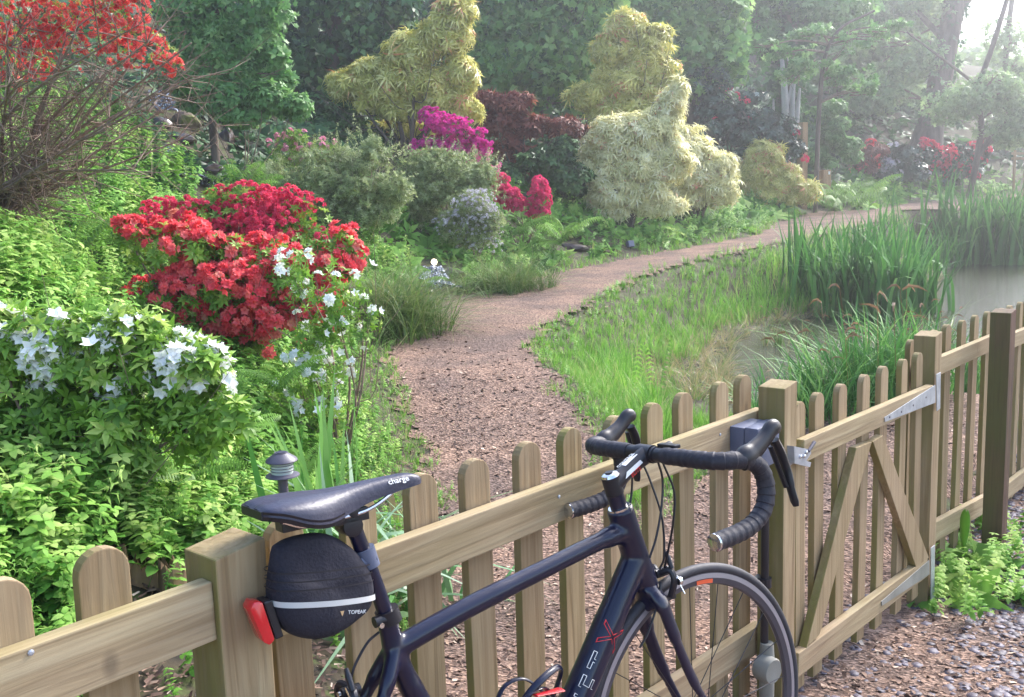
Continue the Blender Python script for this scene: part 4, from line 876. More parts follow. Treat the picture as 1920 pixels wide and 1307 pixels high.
# scarlet twiggy azalea top left
def twiggy():
    D = 6.2; bl = [(60, 30, 110, 70), (170, 60, 90, 60), (260, 90, 70, 45), (30, 120, 80, 50), (320, 120, 28, 22), (130, -40, 180, 50), (-80, 60, 110, 110), (230, 20, 60, 40)]
    B = blobs_w(bl, D); c = at(-70, 330, D); gz = ground(c[0], c[1]); root = empty('scarlet_azalea', (c[0], c[1], gz)); tag(root, 'large scarlet azalea with a mass of bare brown twigs in the upper left corner', 'azalea shrub')
    o0 = np.array([c[0], c[1], gz]); BB = [(b[0]-o0, b[1], b[2], b[3]) for b in B]; rg = random.Random(4); mb = MB(); mp = MB()
    ends = []
    for i in range(26):
        tx, ty = rg.uniform(-60, 360), rg.uniform(20, 330); e = at(tx, ty, D+rg.uniform(-.7, .7))-o0; b = np.array([rg.uniform(-.25, .25), rg.uniform(-.3, .3), 0]); L = np.linalg.norm(e-b)
        P = spline([b, b+(e-b)*.4+np.array([0, 0, rg.uniform(-.1, .3)])*L*.5, e], 6); mb.tube(P, list(np.linspace(.016, .005, len(P))), 5); ends.append(P)
    for i in range(620):
        P = ends[rg.randrange(len(ends))]; a = P[rg.randint(3, len(P)-1)]; ln = rg.uniform(.15, .55)
        d = np.array([rg.gauss(.5, .6), rg.gauss(0, .6), rg.gauss(.15, .5)]); d = d/np.linalg.norm(d)*ln
        k = a+d*.55+np.array([rg.gauss(0, .05) for _ in range(3)]); e = a+d+np.array([0, 0, rg.uniform(0, .12)])
        (mp if rg.random() < .35 else mb).tube([a, k, e], [.0042, .0028, .0012], 4)
        for _ in range(2):
            f = k+np.array([rg.gauss(.06, .1), rg.gauss(0, .1), rg.gauss(.05, .1)]); (mp if rg.random() < .3 else mb).tube([k, f], [.002, .001], 3)
    mb.add(mp.v, mp.f, 1); mb.build('branches', [M['twig'], M['twig_pale']], root)
    P, o, r = cloud(BB, 520, .5, .3); leafmesh('foliage', [stamp(FINE, P, frames(len(P), facing(o), .5), .035*RNG.uniform(.7, 1.2, len(P)), RNG.normal(.6, .2, len(P)))], M['azleaf'], root)
    P, o, r = cloud(BB, 1050, .4, .3); n = len(P); k = n//3
    leafmesh('blossom', [stamp(TRUSS[j], P[j*k:(j+1)*k], frames(k, facing(o[j*k:(j+1)*k]), .5), .034*RNG.uniform(.6, 1.15, k), RNG.normal(.5, .25, k)) for j in range(3)], M['red_top'], root)
twiggy()
shrub('pink_azalea', 'thin pale pink azalea on the bank above the crimson azalea', 'azalea shrub', 11.5, [(545, 275, 35, 25), (600, 290, 28, 25), (608, 320, 18, 14), (570, 300, 40, 20)],
      [(FINE, 500, .06, 'azleaf')], [(TRUSS, 70, .05, 'pale_pink', None, .3)], base=(570, 350))
shrub('heath_shrub', 'grey green feathery shrub on the bank below the yellow shrub', 'shrub', 11, [(620, 330, 60, 45), (680, 350, 60, 45), (560, 360, 60, 35), (700, 300, 35, 30), (640, 390, 70, 35), (500, 345, 45, 25)],
      [(FINE, 5600, .05, 'heath', .4, .35), (AZW, 900, .06, 'under', .5, .3), (SPH, 260, .30, 'heath', .75, .2)], base=(640, 430), twigs=14, subf=(.3, .7), subd=1.0, stem=(.014, 'twig_pale'))
shrub('heath_shrub', 'rounded grey green small-leaved dome below the magenta azalea', 'shrub', 14.2, [(840, 335, 80, 42), (790, 350, 50, 45), (900, 350, 40, 35), (830, 380, 90, 40)],
      [(FINE, 5200, .06, 'heath', .6, .2), (SPH, 240, .30, 'heath', .8, .2), (FINE, 600, .07, 'under_dark', .6, .2)], base=(840, 430), twigs=8, subf=(.3, .7), subd=.9)
shrub('blossom_shrub', 'small shrub dotted with tiny lilac white blossom beside the stream', 'shrub', 12.8, [(885, 390, 45, 32), (870, 425, 55, 32), (915, 415, 35, 30), (900, 450, 40, 18)],
      [(FINE, 1700, .05, 'heath', .6, .2), (FINE, 500, .05, 'bronze', .5, .2)], [([SMALLFL], 1000, .030, 'lilacwhite', None, .15)], base=(890, 480), twigs=10)
shrub('magenta_azalea', 'magenta purple azalea beneath the yellow leaved shrub', 'azalea shrub', 16, [(815, 228, 28, 22), (840, 245, 36, 20), (870, 258, 34, 18), (895, 278, 34, 20), (912, 305, 24, 24), (922, 328, 14, 16), (798, 275, 30, 9), (830, 275, 34, 14), (860, 286, 34, 12)],
      [(FINE, 300, .07, 'under_dark')], [(TRUSS, 900, .052, 'magenta', None, .25)], base=(860, 385))
shrub('pink_azalea', 'vivid hot pink azalea in two tufts beside the lilac white shrub', 'azalea shrub', 14.3, [(938, 348, 16, 16), (955, 368, 22, 18), (968, 385, 12, 12), (1012, 365, 15, 26), (1008, 393, 20, 18)],
      [(FINE, 200, .07, 'under')], [(TRUSS, 620, .052, 'hotpink', None, .0)], base=(980, 468))
def pieris(label, D, bl, m, n, s, inner, base, orange=None, innern=900):
    root = shrub('pieris_shrub', label, 'shrub', D, bl, [(PIW, int(n*.62), s*1.35, m, .85, .35, None, .8), (PIW, int(n*.75)+700, s*1.1, 'pieris_in', .78, .0), (CAMW, innern+900, s*.8, 'pieris_in', .4, .0)], base=base, twigs=3, stem=(.04, 'bark'), sub=5, subf=(.26, .42), subd=.85)  # dark whorls mixed among the pale ones stand in for shadow between clumps
    return root
pieris('tall yellow leaved shrub with coppery tips standing over the magenta azalea', 17.2,
       [(852, 22, 36, 34), (835, 70, 48, 30), (770, 95, 44, 30), (700, 135, 40, 22), (655, 160, 42, 24), (735, 165, 55, 26), (800, 160, 50, 30), (865, 140, 30, 30), (860, 205, 42, 24), (825, 190, 48, 24), (745, 205, 40, 18), (700, 190, 36, 16), (760, 245, 50, 18, .5)], 'pieris_y', 1150, .15, None, (770, 306))
pieris('tallest pale yellow shrub with orange tipped crown left of the ivy covered trees', 21,
       [(1178, 52, 36, 30), (1150, 95, 42, 30), (1205, 95, 42, 32), (1110, 180, 40, 22), (1170, 150, 55, 32), (1225, 135, 34, 30), (1250, 180, 34, 34), (1200, 195, 55, 34), (1155, 215, 50, 26), (1245, 225, 36, 30), (1245, 60, 14, 12)], 'pieris_y', 1150, .16, None, (1190, 345))
pieris('broad cream leaved shrub whose skirt reaches the verge of the path', 18.6,
       [(1150, 255, 50, 32), (1210, 250, 52, 40), (1125, 310, 42, 34), (1190, 310, 62, 42), (1150, 360, 56, 30), (1210, 365, 48, 28), (1150, 395, 40, 16), (1255, 300, 40, 40), (1230, 390, 50, 14), (1240, 228, 32, 26), (1258, 192, 22, 26), (1272, 168, 14, 18)], 'pieris_c', 1700, .135, None, (1180, 420))
pieris('rounded cream leaved shrub to the right of the broad cream shrub', 19.4,
       [(1290, 285, 46, 34), (1335, 320, 44, 36), (1295, 335, 50, 36), (1350, 355, 34, 30), (1300, 370, 36, 18), (1250, 265, 40, 34), (1245, 350, 36, 40)], 'pieris_c', 950, .135, None, (1310, 410))
pieris('small yellow and orange shrub in front of the dark camellia', 24.5,
       [(1435, 290, 34, 24), (1415, 330, 42, 30), (1460, 335, 44, 30), (1495, 360, 34, 20), (1430, 365, 50, 18)], 'pieris_y', 600, .15, None, (1450, 390))
shrub('bronze_shrub', 'coppery red leaved shrub between the two tall yellow shrubs', 'shrub', 19.5, [(960, 195, 40, 18), (985, 235, 45, 20), (930, 230, 35, 20), (950, 275, 40, 20), (1060, 240, 40, 20), (1010, 300, 50, 20), (910, 190, 30, 14)],
      [(PIW, 700, .17, 'bronze', .6, .3), (CAMW, 500, .16, 'under_dark', .4, .2)], base=(980, 340), stem=(.03, 'bark'))
shrub('camellia', 'dark glossy camellia with a few red blooms right of the cream shrub', 'shrub', 26, [(1390, 200, 60, 35), (1340, 200, 40, 40), (1430, 250, 55, 38), (1370, 250, 60, 38), (1480, 280, 30, 30), (1330, 150, 40, 30), (1400, 290, 60, 30)],
      [(CAMW, 2300, .13, 'camellia', .55, .15)], [([SMALLFL], 16, .17, 'crimson', None, .3)], base=(1400, 360), stem=(.04, 'bark'))
shrub('rhododendron', 'dark rhododendron with bright red blooms by the far end of the path', 'shrub', 36, [(1770, 295, 40, 28), (1800, 320, 32, 26), (1735, 300, 30, 30), (1830, 290, 26, 20)],
      [(CAMW, 1100, .17, 'camellia', .6, .1)], [([SMALLFL], 90, .22, 'crimson', None, .1), ([SMALLFL], 60, .20, 'red', None, .1)], base=(1780, 345))
shrub('rhododendron', 'dark rhododendron with white and pale pink blooms on the far bank', 'shrub', 36, [(1690, 295, 40, 26), (1665, 320, 30, 22), (1710, 325, 34, 20)],
      [(CAMW, 950, .17, 'camellia', .6, .1)], [([SMALLFL], 34, .20, 'lilacwhite', [1], .1), ([SMALLFL], 22, .16, 'pale_pink', None, .2)], base=(1690, 345))
shrub('rhododendron', 'reddish rhododendron furthest left on the far bank', 'shrub', 37, [(1635, 285, 28, 18), (1620, 310, 26, 16)],
      [(PIW, 420, .24, 'bronze', .6, .1)], [([SMALLFL], 34, .2, 'red', None, .2)], base=(1630, 335))
shrub('laurel_bush', 'light green leafy bush against the tall weathered post', 'bush', 33, [(1560, 220, 40, 26), (1540, 260, 40, 30), (1590, 280, 34, 26), (1535, 300, 30, 26)],
      [(TW, 1500, .17, 'tree_lt', .6, .1)], base=(1560, 340))
shrub('laurel_bush', 'dark dense evergreen bush between the magenta azalea and the coppery shrub', 'bush', 20.5, [(980, 325, 80, 26), (1060, 330, 60, 36), (1065, 290, 40, 30), (920, 330, 40, 26), (1010, 300, 60, 20)],
      [(CAMW, 2200, .13, 'tree_dk', .6, .05)], base=(980, 352))
shrub('laurel_bush', 'loose green bush at the foot of the light green tree above the upper waterfall', 'bush', 13.3, [(425, 185, 50, 34), (490, 180, 50, 32), (380, 165, 34, 26), (550, 200, 40, 24), (455, 215, 50, 20), (340, 150, 30, 24)],
      [(TW, 1900, .085, 'tree_lt', .4, .3), (CAMW, 700, .09, 'tree_dk', .3, .1)], base=(450, 240), fixD=True, twigs=8)
shrub('laurel_bush', 'dark leafy bush under the left arm of the tall yellow shrub', 'bush', 17.8, [(640, 235, 50, 30), (690, 250, 50, 32), (740, 270, 46, 28), (600, 215, 34, 24)],
      [(CAMW, 1700, .10, 'tree_dk', .5, .1), (TW, 300, .09, 'tree_md', .7, .4)], base=(680, 290), fixD=True)
# ------------------------------------------------------------------ clumps of strap leaves
def clump(name, label, cat, px, py, D, tms, n, spread, s, m, group=None, v=(.5, .22), extra=None, up=.12):
    p = at(px, py, D); g = ground(p[0], p[1]); g = max(g, -.36) if name in ('iris_clump', 'sedge_clump') else g; root = empty(name, (p[0], p[1], g)); tag(root, label, cat, group)
    P = np.stack([RNG.normal(0, spread, n), RNG.normal(0, spread*.8, n), np.zeros(n)], 1)
    P[:, 2] = np.maximum(np.array(T(P[:, 0]+p[0], P[:, 1]+p[1])), -.4)-g-.02
    k = RNG.integers(0, len(tms), n); parts = [stamp(tms[j], P[k == j], frames((k == j).sum(), None, up), s*RNG.uniform(.7, 1.15, (k == j).sum()), RNG.normal(*v, (k == j).sum())) for j in range(len(tms)) if (k == j).any()]
    leafmesh('leaves', parts, M[m], root)
    if extra: leafmesh(extra[0], [stamp(extra[1], P[:extra[2]], frames(min(extra[2], n), None, .15), s*extra[4]*RNG.uniform(.8, 1.15, min(extra[2], n)), RNG.normal(.5, .25, min(extra[2], n)))], M[extra[3]], root)
    return root
IB = [blade(1, .042, b, 5, f) for b, f in ((.12, 0), (.25, 0), (.4, 0), (.3, .5))]
GB = [tuft(6, 1, .030, .12, (.1, .6), s, 3) for s in range(4)]
SB = [tuft(9, 1, .021, .10, (.15, .8), s, 4, .3) for s in range(3)]
TB = [tuft(16, 1, .009, .08, (.5, 1.5), s, 4, .35) for s in range(3)]
STR2 = [blade(1, .045, b, 7, f) for b, f in ((.5, .6), (.9, .5), (.35, .9), (.7, .2))]
IB2 = [blade(1, .045, b, 5, f) for b, f in ((.08, 0), (.2, 0), (.3, .0))]
STR = [blade(1, .038, b, 7, f) for b, f in ((.5, .6), (.9, .5), (.35, .9), (.7, .2))]
def spike_t():
    out = [Tm([(-.003, 0, 0), (.003, 0, 0), (.002, .10, .92), (-.002, .10, .92)], [(0, 1, 2), (0, 2, 3)], [-.2]*4)]
    P = [(0, .10, .92), (0, .15, .95), (0, .22, .94), (0, .29, .90)]
    for i in range(3):
        w = (.008, .012, .010, .002); a, b = np.array(P[i]), np.array(P[i+1]); out.append(Tm([a+(-w[i], 0, 0), a+(w[i], 0, 0), b+(w[i+1], 0, 0), b+(-w[i+1], 0, 0), a+(0, 0, -w[i]), b+(0, 0, -w[i+1]), a+(0, 0, w[i]), b+(0, 0, w[i+1])], [(0, 1, 2), (0, 2, 3), (4, 5, 6), (5, 7, 6)], [.3]*8))
    return tm_join(out)
SPK = spike_t()
clump('iris_clump', 'upright dark green sword leaves rising beside the white azaleas behind the fence', 'iris clump', 600, 880, 3.7, IB2, 20, .075, .78, 'iris', v=(.75, .2))
clump('strap_leaf_plant', 'arching glossy strap leaves spilling towards the fence near the garden lamp', 'strap leaf plant', 640, 870, 3.42, STR2, 60, .13, .62, 'strap', v=(.6, .25), up=.35)
clump('strap_leaf_plant', 'loose pale strap leaves hanging over the bark behind the bicycle saddle', 'strap leaf plant', 770, 900, 3.55, STR2, 50, .13, .48, 'strap', v=(.75, .2), up=.5)
clump('grass_tussock', 'large shaggy grass tussock between the coral azalea and the waterfall', 'grass tussock', 725, 580, 9.6, TB, 190, .26, .80, 'sedge', v=(.42, .2), up=.25)
clump('grass_tussock', 'smaller grass tussock to the right of the little waterfall', 'grass tussock', 945, 520, 12.8, TB, 110, .30, .62, 'sedge', v=(.36, .2), up=.3)
ig = 'iris clumps standing in the pond'
for i, (px, py, D, n, h, lab) in enumerate([(1540, 560, 16.2, 100, 1.45, 'leftmost tall green iris clump at the pond edge'), (1600, 590, 15.3, 120, 1.6, 'dense tall green iris clump second from the left in the pond'), (1660, 600, 15.0, 100, 1.55, 'middle iris clump in the pond above the brown sedge spikes'),
     (1715, 590, 15.4, 70, 1.4, 'iris clump on the open water side of the near group'), (1640, 540, 18.0, 90, 1.7, 'iris clump at the back of the near group beside the path'),
     (1705, 470, 24.5, 60, .8, 'short iris clump in the gap between the near and far groups'), (1760, 480, 26, 80, 1.2, 'iris clump at the left end of the distant row'), (1810, 478, 27.5, 150, 2.2, 'far iris clump nearest the end of the path'), (1860, 478, 27.0, 150, 2.3, 'far iris clump in the middle of the distant row'), (1915, 476, 26.5, 150, 2.3, 'far iris clump cut off by the right edge of the photo'), (1980, 480, 27, 60, 1.9, 'far iris clump just past the right edge of the photo')]):
    clump('iris_clump', lab, 'iris clump', px, py, D, IB, n, .26 if D < 20 else .5, h, 'iris', ig, v=(.35, .25))
sg = 'sedge clumps behind the garden gate'
for i, (px, py, D, n, h, lab) in enumerate([(1510, 900, 6.3, 20, .55, 'sedge clump just right of the gate catch post'), (1580, 890, 6.5, 30, .70, 'dark sedge clump behind the left gate pickets'), (1650, 870, 6.7, 30, .78, 'tallest sedge clump behind the middle of the gate'), (1715, 850, 7.0, 26, .72, 'sedge clump behind the gate hinge post'), (1790, 830, 7.4, 22, .60, 'sedge clump behind the short panel right of the gate'),
     (1450, 800, 8.0, 8, .5, 'thin sedge clump with pale bent leaves by the near pond corner'), (1560, 700, 9.8, 14, .55, 'sedge clump with brown drooping spikes in mid pond'), (1660, 680, 10.3, 18, .6, 'brown spiked sedge clump right of the middle of the pond'), (1740, 660, 11.0, 22, .65, 'sedge clump at the glittering open water'), (1470, 620, 12.3, 12, .5, 'straw coloured sedge clump at the grassy pond edge')]):
    clump('sedge_clump', lab, 'sedge clump', px, py, D, SB, n, .17, h, 'sedge' if D > 8 else 'iris', sg, v=(.45, .25), extra=('flower_spikes', SPK, 7 if D > 8 else 5, 'spike', 1.05), up=.2)
# ferns
FE = [fern_tm(8, .6, s) for s in range(3)]; fgp = 'ferns growing on the bank'
def fern(label, px, py, D, s, i=0, lift=0.):
    p = at(px, py, D); g = ground(p[0], p[1]); z = max(g, p[2]-.05) if lift else g
    o = leafmesh('fern', [stamp(FE[i % 3], np.zeros((1, 3)), frames(1, None, .15), s, np.array([.55]))], M['fern']); o.location = (p[0], p[1], g+lift); tag(o, label, 'fern', fgp)
for i, a in enumerate([('fern fronds arching over the foot of the coral red azalea', 520, 630, 4.9, .5, .35), ('fern growing between the white azalea and the sword leaves', 440, 700, 4.3, .42, .25), ('fern with flat fronds low on the left behind the white azalea', 350, 850, 3.6, .5, .2), ('lone fern on the leafy slope left of the coral azalea', 150, 480, 6.5, .9, .2), ('fern above the second white azalea by the path', 560, 690, 4.2, .55, .2),
        ('fern beside the upper waterfall rocks', 440, 270, 12.5, 1.2, .1), ('fern on the bank just left of the pale pink azalea', 500, 270, 12.2, 1.2, .1), ('fern above the pale pink azalea', 560, 225, 13.5, 1.3, .1), ('fern right of the pale pink azalea', 640, 235, 14, 1.2, .1), ('fern under the left end of the yellow shrub', 690, 290, 13.5, 1.1, .1), ('fern at the foot of the grey green dome', 770, 420, 12.0, .9, .1),
        ('pale young fern in front of the dark evergreen bush', 970, 300, 15.5, 1.3, .3), ('pale upright fern beside the cream shrub', 1050, 310, 15.8, 1.3, .3), ('pale fern by the hot pink azalea', 1050, 380, 16.0, 1.0, .2), ('fern beside the post on the far bank', 1560, 350, 29, 2.6, .1), ('fern by the laurel on the far bank', 1610, 340, 30, 2.6, .1)]):
    fern(a[0], a[1], a[2], a[3], a[4], i, a[5])
def hf():                                            # ferny weed with curled leaflets in the grass bank
    for i, (px, py, D, h, lab) in enumerate([(1205, 740, 7.6, .50, 'upright fern frond with curled leaflets in the bright grass'), (1235, 720, 7.9, .52, 'second curled fern frond leaning right in the bright grass')]):
        p = at(px, py, D); g = ground(p[0], p[1]); t = tm_x(frond(1., 16, .2), np.array(Euler((.95, 0, .5-i), 'XYZ').to_matrix()))
        o = leafmesh('fern', [stamp(t, np.zeros((1, 3)), frames(1, None, .05), h*1.15, np.array([.9]))], M['fern']); o.location = (p[0], p[1], g); tag(o, lab, 'fern', fgp)
hf()
# ------------------------------------------------------------------ stuff: undergrowth, grass, litter
def polar(n, d0, d1, x0=-330, x1=2250, rng=RNG):
    D = np.exp(rng.uniform(math.log(d0), math.log(d1), n)); px = rng.uniform(x0, x1, n); X = (px-CX)/FPX*D
    return X, D
def onT(X, Y, k, lift=0.): return np.stack([X[k], Y[k], T(X[k], Y[k])+lift], 1)
SP = [sprig(1, 6, 3, .26, .15, 1, ovate), sprig(1, 8, 3, .20, .11, 2, ovate), sprig(1, 5, 4, .24, .15, 3, ovate), sprig(1, 9, 3, .17, .05, 4), sprig(1, 5, 5, .22, .12, 5, ovate)]
LOWP = [whorl(6, 1, .45, .35, .3), whorl(7, 1, .3, .6, .2), whorl(5, 1, .6, .2, .25)]
KEEP = [hit(*p)[:2] for p in [(308, 200), (318, 292), (360, 342), (390, 350), (815, 535), (835, 548), (825, 500), (722, 305), (1050, 450), (1090, 466), (1182, 470), (1545, 384), (1503, 390), (345, 232), (400, 320), (420, 262)]]
def clear(X, Y, ex=.7):
    k = np.ones(len(X), bool)
    for i_, a in enumerate(KEEP): r = a[1]/12*(.26 if i_ in (4, 5, 6) else .13); k &= ~((np.abs(X-a[0]*Y/a[1]) < r) & (Y > a[1]-(1.3 if i_ in (4, 5, 6) else ex)*a[1]/12) & (Y < a[1]+.1))
    return k
def stuff(name, label, cat, parts, m):
    o = leafmesh(name, parts, m); tag(o, label, cat, kind='stuff'); return o
def multi(tms, P, s, v, tilt=.25, up=None):
    k = RNG.integers(0, len(tms), len(P)); out = []
    for j, t in enumerate(tms):
        q_ = k == j
        if q_.any(): out.append(stamp(t, P[q_], frames(q_.sum(), None if up is None else up[q_], tilt), s[q_], v[q_]))
    return out
X, Y = polar(34000, 2.0, 13); e, sg_, cy, c, t = edge(X, Y); pd = ponddist(X, Y)
k = (sg_ > 0) & (e > .12+.1*RNG.random(len(X))) & (c < -1.5) & (RNG.random(len(X)) < sm(e/.6)*.9+.15)
k &= ~((Y < 3.13) & (Y > 2.2) & (np.abs(X+.24*Y) < .085))
k &= ~((Y > 2.2) & (Y < 3.12) & (X < -.295*Y) & (X > -.475*Y) & (RNG.random(len(X)) < .93)); k &= clear(X, Y); P = onT(X, Y, k, -.02); vn = nz2(P[:, 0], P[:, 1], 1.3, 2)
hh = (.12+.16*RNG.random(len(P))+.08*np.clip(vn, -1, 1))*np.clip(.35+e[k]/1.2, .35, 1.15)*np.clip(.85+P[:, 1]/22, .8, 1.5)
stuff('undergrowth_plants', 'dense leafy green undergrowth covering the near bank left of the path', 'undergrowth', multi(SP, P, hh, np.clip(RNG.normal(.56, .2, len(P))+.16*vn, 0, 1)), M['under'])
X, Y = polar(26000, 9, 50); e, sg_, cy, c, t = edge(X, Y)
k = ((sg_ > 0) | ((Y > 30) & (ponddist(X, Y) > .3))) & (e > .25) & (c < -1.5) & clear(X, Y); P = onT(X, Y, k, .0); ek = e[k]; vn = nz2(P[:, 0], P[:, 1], .8, 5); dark = (ek > 2.2+1.2*vn)
s = (.13+.12*RNG.random(len(P)))*np.clip(P[:, 1]/12, .9, 2.6)
up = np.tile([-.1, -.5, 1.], (len(P), 1)); up[:, 0] += .3
stuff('undergrowth_plants', 'low leafy ground cover on the far bank along the path', 'undergrowth', multi(LOWP+SP[:2], P[~dark], s[~dark], np.clip(RNG.normal(.5, .2, (~dark).sum())+.12*vn[~dark], 0, 1), .35, up[~dark]), M['under'])
stuff('ivy_ground_cover', 'dark ivy and brambles covering the upper slope under the trees', 'ivy', multi(LOWP, P[dark], s[dark]*.85, np.clip(RNG.normal(.45, .25, dark.sum())+.2*vn[dark], 0, 1), .5, up[dark]), M['under_dark'])
# verge grass along both path edges, tall grass on the pond bank
X, Y = polar(60000, 3.2, 40, -200, 2100); e, sg_, cy, c, t = edge(X, Y); pd = ponddist(X, Y)
n1 = .12*nz2(X, Y, 4, 3)
k = (e > -.06+n1) & (e < np.where(sg_ > 0, .75, .5)+n1) & (c < -1.75) & (pd > .1) & (RNG.random(len(X)) < .95) & clear(X, Y, .5) & (np.hypot(X-KEEP[4][0], Y-KEEP[4][1]) > .45); P = onT(X, Y, k)
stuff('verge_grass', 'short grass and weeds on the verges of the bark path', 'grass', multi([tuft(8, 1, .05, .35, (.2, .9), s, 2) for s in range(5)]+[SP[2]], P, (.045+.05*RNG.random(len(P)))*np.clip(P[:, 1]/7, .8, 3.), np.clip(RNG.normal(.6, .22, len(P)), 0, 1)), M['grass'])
X, Y = polar(62000, 4.6, 34, 850, 2250); e, sg_, cy, c, t = edge(X, Y); pd = ponddist(X, Y)
k = (sg_ < 0) & (e > .06+.15*RNG.random(len(X))) & (c < -2.05) & (pd > -.2) & (RNG.random(len(X)) < np.where(pd > 0, .85, .3)); P = onT(X, Y, k); P[:, 2] = np.maximum(P[:, 2], -.42); ek = e[k]
pdk = pd[k]; nearf = np.where((P[:, 1] < 10.5) & (P[:, 0] > 1.0+.06*(P[:, 1]-6)), .38, 1.); h = nearf*(.08+.33*sm((ek-.1)/.9)*(.5+.5*sm(pdk/1.2))*np.clip(RNG.normal(.85, .35, len(P)), .3, 1.6))*np.where(P[:, 1] > 14, 1.25, 1.)
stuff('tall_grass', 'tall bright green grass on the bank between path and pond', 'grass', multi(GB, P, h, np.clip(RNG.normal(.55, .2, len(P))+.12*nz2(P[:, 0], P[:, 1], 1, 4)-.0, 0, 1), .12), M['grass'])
# dry reeds lying at the pond edge
X, Y = polar(9000, 7, 22, 1200, 1850); pd = ponddist(X, Y); k = (np.abs(pd) < .5) & (Y > 8.5) & (RNG.random(len(X)) < .35); P = np.stack([X[k], Y[k], np.full(k.sum(), -.32)], 1)
stuff('dry_reeds', 'straw coloured broken reeds along the pond edge', 'reeds', multi(SB[:2], P, .22+.2*RNG.random(len(P)), RNG.normal(.95, .1, len(P)), 1.1), M['sedge'])
# bark litter and slate chips
def chip(th=.07):
    v = [(-.5, -.28, 0), (.1, -.5, 0), (.55, -.1, 0), (.3, .45, 0), (-.35, .4, 0)]; n = 5
    V = [(x, y, th) for x, y, z in v]+[(x*1.08, y*1.08, 0) for x, y, z in v]
    return Tm(V, [(0, 1, 2), (0, 2, 3), (0, 3, 4)]+[f for i in range(n) for f in ((i, n+i, n+(i+1) % n), (i, n+(i+1) % n, (i+1) % n))])
CH = Tm([(-.5, -.14, 0), (.42, -.2, .05), (.5, .12, 0), (-.4, .2, .08)], [(0, 1, 2), (0, 2, 3)])
X, Y = polar(60000, 1.0, 17, -300, 2200); e, sg_, cy, c, t = edge(X, Y); k = (e < .12+.15*RNG.random(len(X))) & (ponddist(X, Y) > .1) | ((Y < 3.6) & (sg_ > 0)); P = onT(X, Y, k, .016)
stuff('bark_litter', 'loose bark chips and dead leaves lying over the path and under the fence', 'bark chips', [stamp(CH, P, frames(len(P), None, .28), (.018+.030*RNG.random(len(P))**2)*np.clip(P[:, 1]/6, .8, 2), np.clip(RNG.normal(.45, .27, len(P)), 0, 1))], M['litter'])
X, Y = polar(50000, 1.4, 8, 1200, 2300); e, sg_, cy, c, t = edge(X, Y); dens = sm((X*.9-Y*.28-.35)/1.0)*.95+.05; k = (c > -1.5) & (RNG.random(len(X)) < dens); P = onT(X, Y, k, .014)
stuff('slate_chips', 'purple grey slate chips scattered on the ground in front of the gate', 'slate chips', [stamp(chip(), P, frames(len(P), None, .10), .013+.030*RNG.random(len(P))**1.6, np.clip(RNG.normal(.5, .25, len(P)), 0, 1))], M['slate'])
# weeds by the right hand posts
wp = [(1790, 1090), (1840, 1060), (1880, 1080), (1850, 1110), (1900, 1050), (1800, 1040), (1760, 1100), (1910, 1120), (1830, 1000), (1890, 1000), (1730, 1135), (1780, 1125)]
P = []
for px, py in wp:
    q0 = onz(px, py, -.22)
    for _ in range(9): P.append((q0[0]+RNG.normal(0, .07), q0[1]+RNG.normal(0, .07), -.245))
P = np.array(P)
stuff('creeping_weeds', 'low nettle-like green weeds at the foot of the gate hinge post', 'weeds', multi([SP[2], SP[4], LOWP[2]], P, .10+.09*RNG.random(len(P)), RNG.normal(.72, .15, len(P)), .4), M['under'])
def bigleaf(px0, py0, px1, py1, D, w, label):
    a, b = at(px0, py0, D), at(px1, py1, D-.12); L = np.linalg.norm(b-a); d = (b-a)/L; s_ = np.cross(d, [0, -.3, 1]); s_ /= np.linalg.norm(s_); vs = []; n = 8
    for i in range(n+1):
        t_ = i/n; p = a+(b-a)*t_+np.array([0, 0, .25*L*math.sin(PI*t_)*.5]); ww = w*math.sin(PI*(t_*.9+.06))**.7; vs += [p-s_*ww+[0, 0, .008], p-[0, 0, .004], p+s_*ww+[0, 0, .008]]
    V = np.array(vs); o = V[0].copy(); V = V-o; F = [f for i in range(n) for j in range(2) for f in ((3*i+j, 3*i+j+1, 3*i+j+4), (3*i+j, 3*i+j+4, 3*i+j+3))]
    ob = leafmesh('dock_leaf', [(V, np.array(F), np.full(len(V), .62), np.zeros(len(F), int))], M['under']); ob.location = o; md = ob.modifiers.new('t', 'SOLIDIFY'); md.thickness = .001; tag(ob, label, 'leaf', 'large dock leaves by the hinge post')
bigleaf(1755, 1085, 1818, 1068, 4.15, .028, 'ragged dock leaf lying flat beside the gate hinge post'); bigleaf(1756, 1112, 1812, 1138, 4.0, .022, 'bright green dock leaf nearest the slate chips'); bigleaf(1806, 1030, 1812, 958, 4.2, .022, 'upright narrow dock leaf in front of the lower rail'); bigleaf(1845, 1035, 1890, 1010, 4.5, .026, 'broad pale dock leaf at the foot of the dark reddish post')
